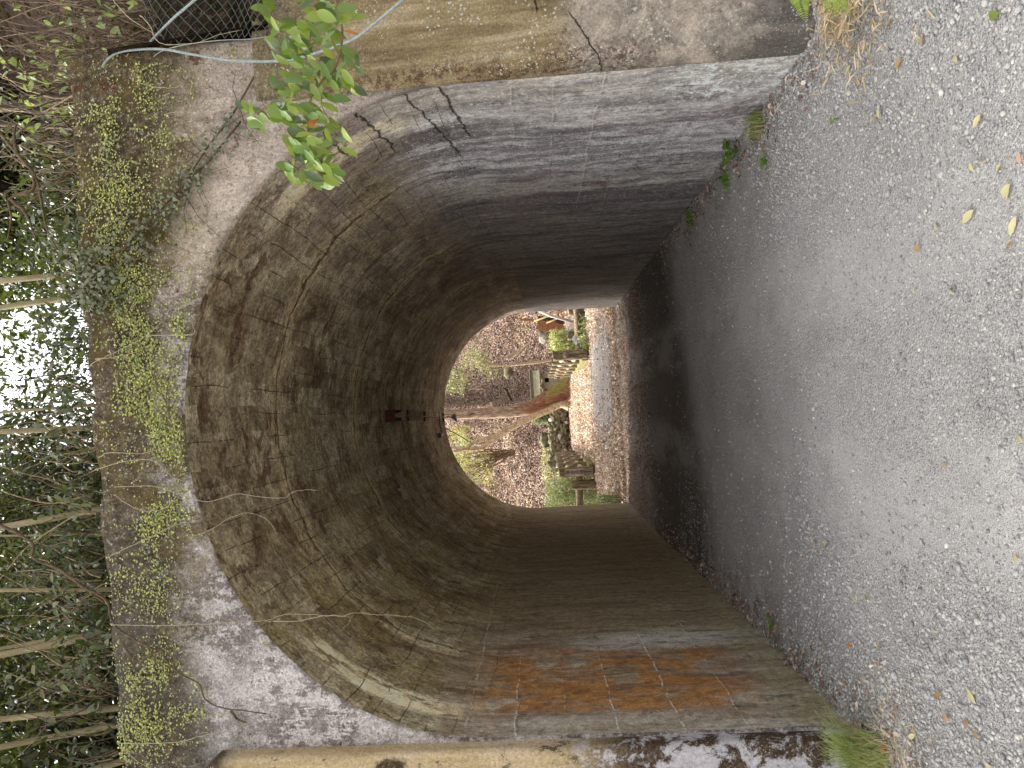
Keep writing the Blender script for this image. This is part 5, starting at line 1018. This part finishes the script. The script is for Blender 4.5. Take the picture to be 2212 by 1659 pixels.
for s in (-1, 1):
    for i in range(K):
        x = -.86+1.72*(i+.5)/K; mbp = [Vector((x, .2+s*.02, 1.36)), Vector((x, .2+s*.35, 1.10)), Vector((x, .2+s*.72, .92))]; rf.tube([sb+q for q in mbp], .024, 6)
    P = [(-.88, .2, 1.34), (.88, .2, 1.34), (.88, .2+s*.35, 1.09), (-.88, .2+s*.35, 1.09), (.88, .2+s*.74, .90), (-.88, .2+s*.74, .90)]; rf.add([sb+Vector(q) for q in P]+[sb+Vector(q)-Vector((0,0,.05)) for q in P], [(0,1,2,3),(3,2,4,5),(6,9,8,7),(9,11,10,8),(5,4,10,11),(0,3,9,6),(3,5,11,9),(1,7,8,2),(2,8,10,4)])
roof = obj('roof', rf, MTILE, t); obj('ridge', MB().box(sb+Vector((0,.2,1.40)), (1.8,.12,.1)).tube([sb+Vector((-.92,.2,1.46)), sb+Vector((.92,.2,1.46))], .05, 8), MTILE, roof)
gb = MB(); P = [sb+Vector((x, -.56, .80+.2*math.exp(-(x/.14)**2)-.04*cos(x*7))) for x in np.linspace(-.36, .36, 19)]; gb.tube(P, .035, 6); gb.tube([q+Vector((0,.03,-.05)) for q in P], .03, 6); obj('gable', gb, MSH, t, True)
# ------------------------------------------------------------------ planks and poles stacked right of the bridge
zp = lambda L: [(1123.3+x*.0537, 648+y*.0537) for x, y in L]; MORANGE = simple('orange_stained_plank', C(104,72,48), C(160,116,76), 6, stretch=(1,1,4)); MTAN = simple('bamboo_pole', C(168,134,84), C(214,184,134), 8); MGREYP = simple('grey_round_pole', C(146,132,122), C(206,194,186), 8)
def pole(name, label, L, Y, r, m, group=None, cat='pole'): return tag(obj(name, MB().tube([at(px, py, Y) for px, py in zp(L)], r, 8, wob=.03), m, None, True), label, cat, group)
pole('grey_pole', 'thick pale grey pole leaning across the plank stack', [(700,410),(1200,620),(2150,895)], 26.5, .055, MGREYP)
pole('bamboo_pole', 'upper tan bamboo pole crossing behind the grey pole', [(560,850),(1160,640),(1280,575),(1950,385)], 27, .03, MTAN, 'tan poles by the plank stack'); pole('bamboo_pole', 'lower tan bamboo pole slanting beneath the grey pole', [(1060,925),(1480,755),(1980,560)], 27.3, .026, MTAN, 'tan poles by the plank stack')
pole('bamboo_pole', 'short level tan pole at the top of the right railing', [(1900,380),(2180,370)], 26.2, .028, MTAN, 'tan poles by the plank stack'); pole('bamboo_pole', 'short upright tan stake beside the right railing post', [(1960,395),(1985,650)], 26.2, .028, MTAN, 'tan poles by the plank stack')
PK = [((700,1130),(1880,1362),.055,'bright orange board edge leaning lowest in the plank stack'),((720,1040),(1750,1220),.16,'wide orange board lying behind the bright edge board'),((1050,965),(1430,1015),.15,'short stacked orange boards on top of the wide board'),((720,900),(1720,1080),.10,'long reddish board at the back of the stack'),((0,790),(560,800),.05,'thin rusty board standing against the leafy slope'),((720,830),(1750,960),.1,'dark brown board in the shade of the stack'),((720,740),(1740,870),.1,'upper dark board of the plank stack')]
for i, (a_, b_, w_, lab) in enumerate(PK):
    A1, B1 = [at(px, py, 28.2+.25*i) for px, py in zp([a_, b_])]; d = B1-A1; X_ = d.normalized(); Yv = X_.cross(Vector((0,-1,.25))).normalized(); Zv = X_.cross(Yv); R = Matrix((X_, Yv, Zv)).transposed()
    tag(obj('plank', MB().box((A1+B1)/2, (d.length, w_*2, .03), R), MORANGE if i < 5 else MDK), lab, 'plank', 'planks stacked by the footbridge')
pole('green_stake', 'short bright green plastic stake in the slope behind the knotted parapet', [(1260,1650+100),(1600,1750)], 27.5, .022, simple('green_plastic', C(60,160,70), C(90,190,96), 5, .4))
# ------------------------------------------------------------------ bamboo grass and bushes behind the railings
M_BAMB = leafmat('bamboo_grass_leaf', stops(C(100,108,62), C(146,146,84), C(184,178,112), C(86,94,56), C(204,200,156)), .25, .5); M_BAMD = leafmat('bamboo_grass_dark', stops(C(66,80,52), C(100,114,74), C(140,150,110), C(84,96,62), C(150,120,96)), .3, .5)
def clump(name, label, box, Y1, Y2, n, L, m, cat='bamboo grass', group='bamboo grass behind the railings'):
    c = at(box[2], (box[1]+box[3])/2, Y1); t = thing(name, label, cat, (c.x, c.y, gz(0, c.y)-.4), group); Q = np.array([at(random.uniform(box[0], box[2]), random.uniform(box[1], box[3]), random.uniform(Y1, Y2)) for _ in range(n)]); D = rvec(n)+np.array([0,-.2,.1]); Ls = L*RNG.uniform(.6, 1.4, n)
    V, F = leaves(Q, D, rvec(n)+np.array([0,-.5,.8]), Ls, Ls*.17, .15, .35); npmesh('foliage', V, F, m, t); mb = MB()
    for q in Q[:40]: q = Vector(q); mb.tube([Vector((q.x+random.uniform(-.1,.1), q.y, gz(0, q.y)-.6)), q], .006, 4)
    obj('stems', mb, M_TWIG, t)
clump('bamboo_grass', 'sunlit yellow green bamboo grass between the right railing and the knotted parapet', (1190,716,1250,757), 24.3, 25.6, 1500, .17, M_BAMB)
clump('bamboo_grass', 'low green bamboo grass spilling under the right railing', (1252,668,1284,745), 23.0, 23.9, 1300, .15, M_BAMD)
clump('bamboo_grass', 'bright grass at the foot of the knotted end post', (1262,728,1290,756), 21.9, 22.4, 260, .2, M_BAMB)
clump('bamboo_grass', 'thick green bamboo grass behind the left railing', (1180,1040,1292,1110), 24.2, 26, 3600, .15, M_BAMD)
clump('bamboo_grass', 'lighter bamboo grass close behind the carved left parapet', (1205,1018,1292,1050), 24.6, 26.2, 1500, .13, M_BAMB)
clump('bamboo_grass', 'shaded bamboo grass at the left edge of the far tunnel mouth', (1290,1072,1335,1094), 15.6, 17, 420, .14, M_BAMD)
clump('fern_patch', 'green fern patch on top of the rubble wall beside the crooked tree', (1155,888,1186,915), 38.8, 39.6, 900, .2, M_BAMD, 'fern', 'ferns on the rubble wall'); clump('fern_patch', 'mossy green plants along the left part of the rubble wall', (1172,970,1200,1040), 38.6, 39.6, 600, .18, M_BAMB, 'fern', 'ferns on the rubble wall')
# ------------------------------------------------------------------ fittings on the vault
MRUST = simple('rusty_iron', C(44,22,16), C(98,54,36), 24, .8); MDKM = simple('dark_iron', C(22,18,16), C(48,40,36), 20, .6); MCOND = simple('dull_conduit', C(104,88,72), C(150,134,114), 12, .6)
c1 = at_v(831, 899); c2 = at_v(856, 899); t = thing('broken_lamp', 'rusty broken lamp housing fixed to the crown of the vault', 'lamp', c1); d = (c2-c1); m0 = (c1+c2)/2-Vector((0,0,.07))
hb = MB(); R = Matrix.Rotation(math.atan2(d.y, 1)*0, 3, 'Z'); L = .62
for x, z, w_, h_ in ((-.075,0,.012,.13),(.075,0,.012,.13),(0,.06,.15,.012)): hb.box(c1+Vector((x, L/2, -.07+z)), (w_, L, h_))
hb.box(c1+Vector((0, 0, -.07)), (.16,.012,.14)); obj('housing', hb, MRUST, t); obj('socket', MB().tube([c1+Vector((0,L*.5,-.08)), c1+Vector((.01,L*.85,-.09)), c1+Vector((0,L+.12,-.07))], [.03,.04,.028], 12), simple('old_porcelain', C(120,106,84), C(168,152,120), 20), t, True)
obj('bracket', MB().box(c1+Vector((0,L+.1,-.03)), (.16,.05,.08)), MDKM, t)
P = [at_v(876, 898)-Vector((0,0,.03)), at_v(915, 900)-Vector((0,0,.03)), Vector((.02, YF+.02, at_v(915,900).z-.05))]; P[2].z = P[0].z-.0
t = thing('conduit_pipe', 'straight dull conduit pipe clipped along the vault crown to the far mouth', 'pipe', P[0]); obj('pipe', MB().tube([P[0], P[1], P[2]], .013, 10), MCOND, t, True)
for q in (P[1], P[2]-Vector((0,.25,0)), P[0]+Vector((0,.1,0))): obj('clip', MB().box(q+Vector((0,0,.012)), (.17,.05,.03)), MDKM, t)
fl = P[2]+Vector((0,.12,-.06)); t = thing('floodlight', 'small black floodlight hanging at the far end of the conduit', 'lamp', fl); obj('arm', MB().tube([fl+Vector((0,-.1,.06)), fl+Vector((0,0,.0)), fl+Vector((-.02,.03,-.06))], .012, 6), MDKM, t)
obj('head', MB().add([fl+Vector(q) for q in ((-.03,-.03,-.04),(.03,-.03,-.04),(.03,.03,-.04),(-.03,.03,-.04),(-.10,-.08,-.15),(.06,-.08,-.12),(.06,.06,-.12),(-.10,.06,-.15))], [(0,1,2,3),(7,6,5,4),(0,4,5,1),(1,5,6,2),(2,6,7,3),(3,7,4,0)]), MDKM, t)
jb = at_v(949, 940)-Vector((0,0,.03)); t = thing('junction_box', 'small grey junction box on the vault near the far mouth', 'box', jb); obj('case', MB().box(jb, (.09,.34,.06)), simple('grey_plastic_box', C(86,78,66), C(120,112,96), 9, .5), t); obj('lid', MB().box(jb-Vector((0,0,.034)), (.045,.28,.01)), simple('pale_lid', C(168,160,140), C(196,188,168), 9, .5), t)
obj('cable', MB().tube(smoothline([jb+Vector((.04,.1,0)), jb+Vector((.15,.12,.02)), Vector((P[2].x-.02, jb.y+.02, P[2].z-.02)), Vector((P[2].x+.13, jb.y-.05, P[2].z-.03))], 6), .008, 6), MDKM, t)
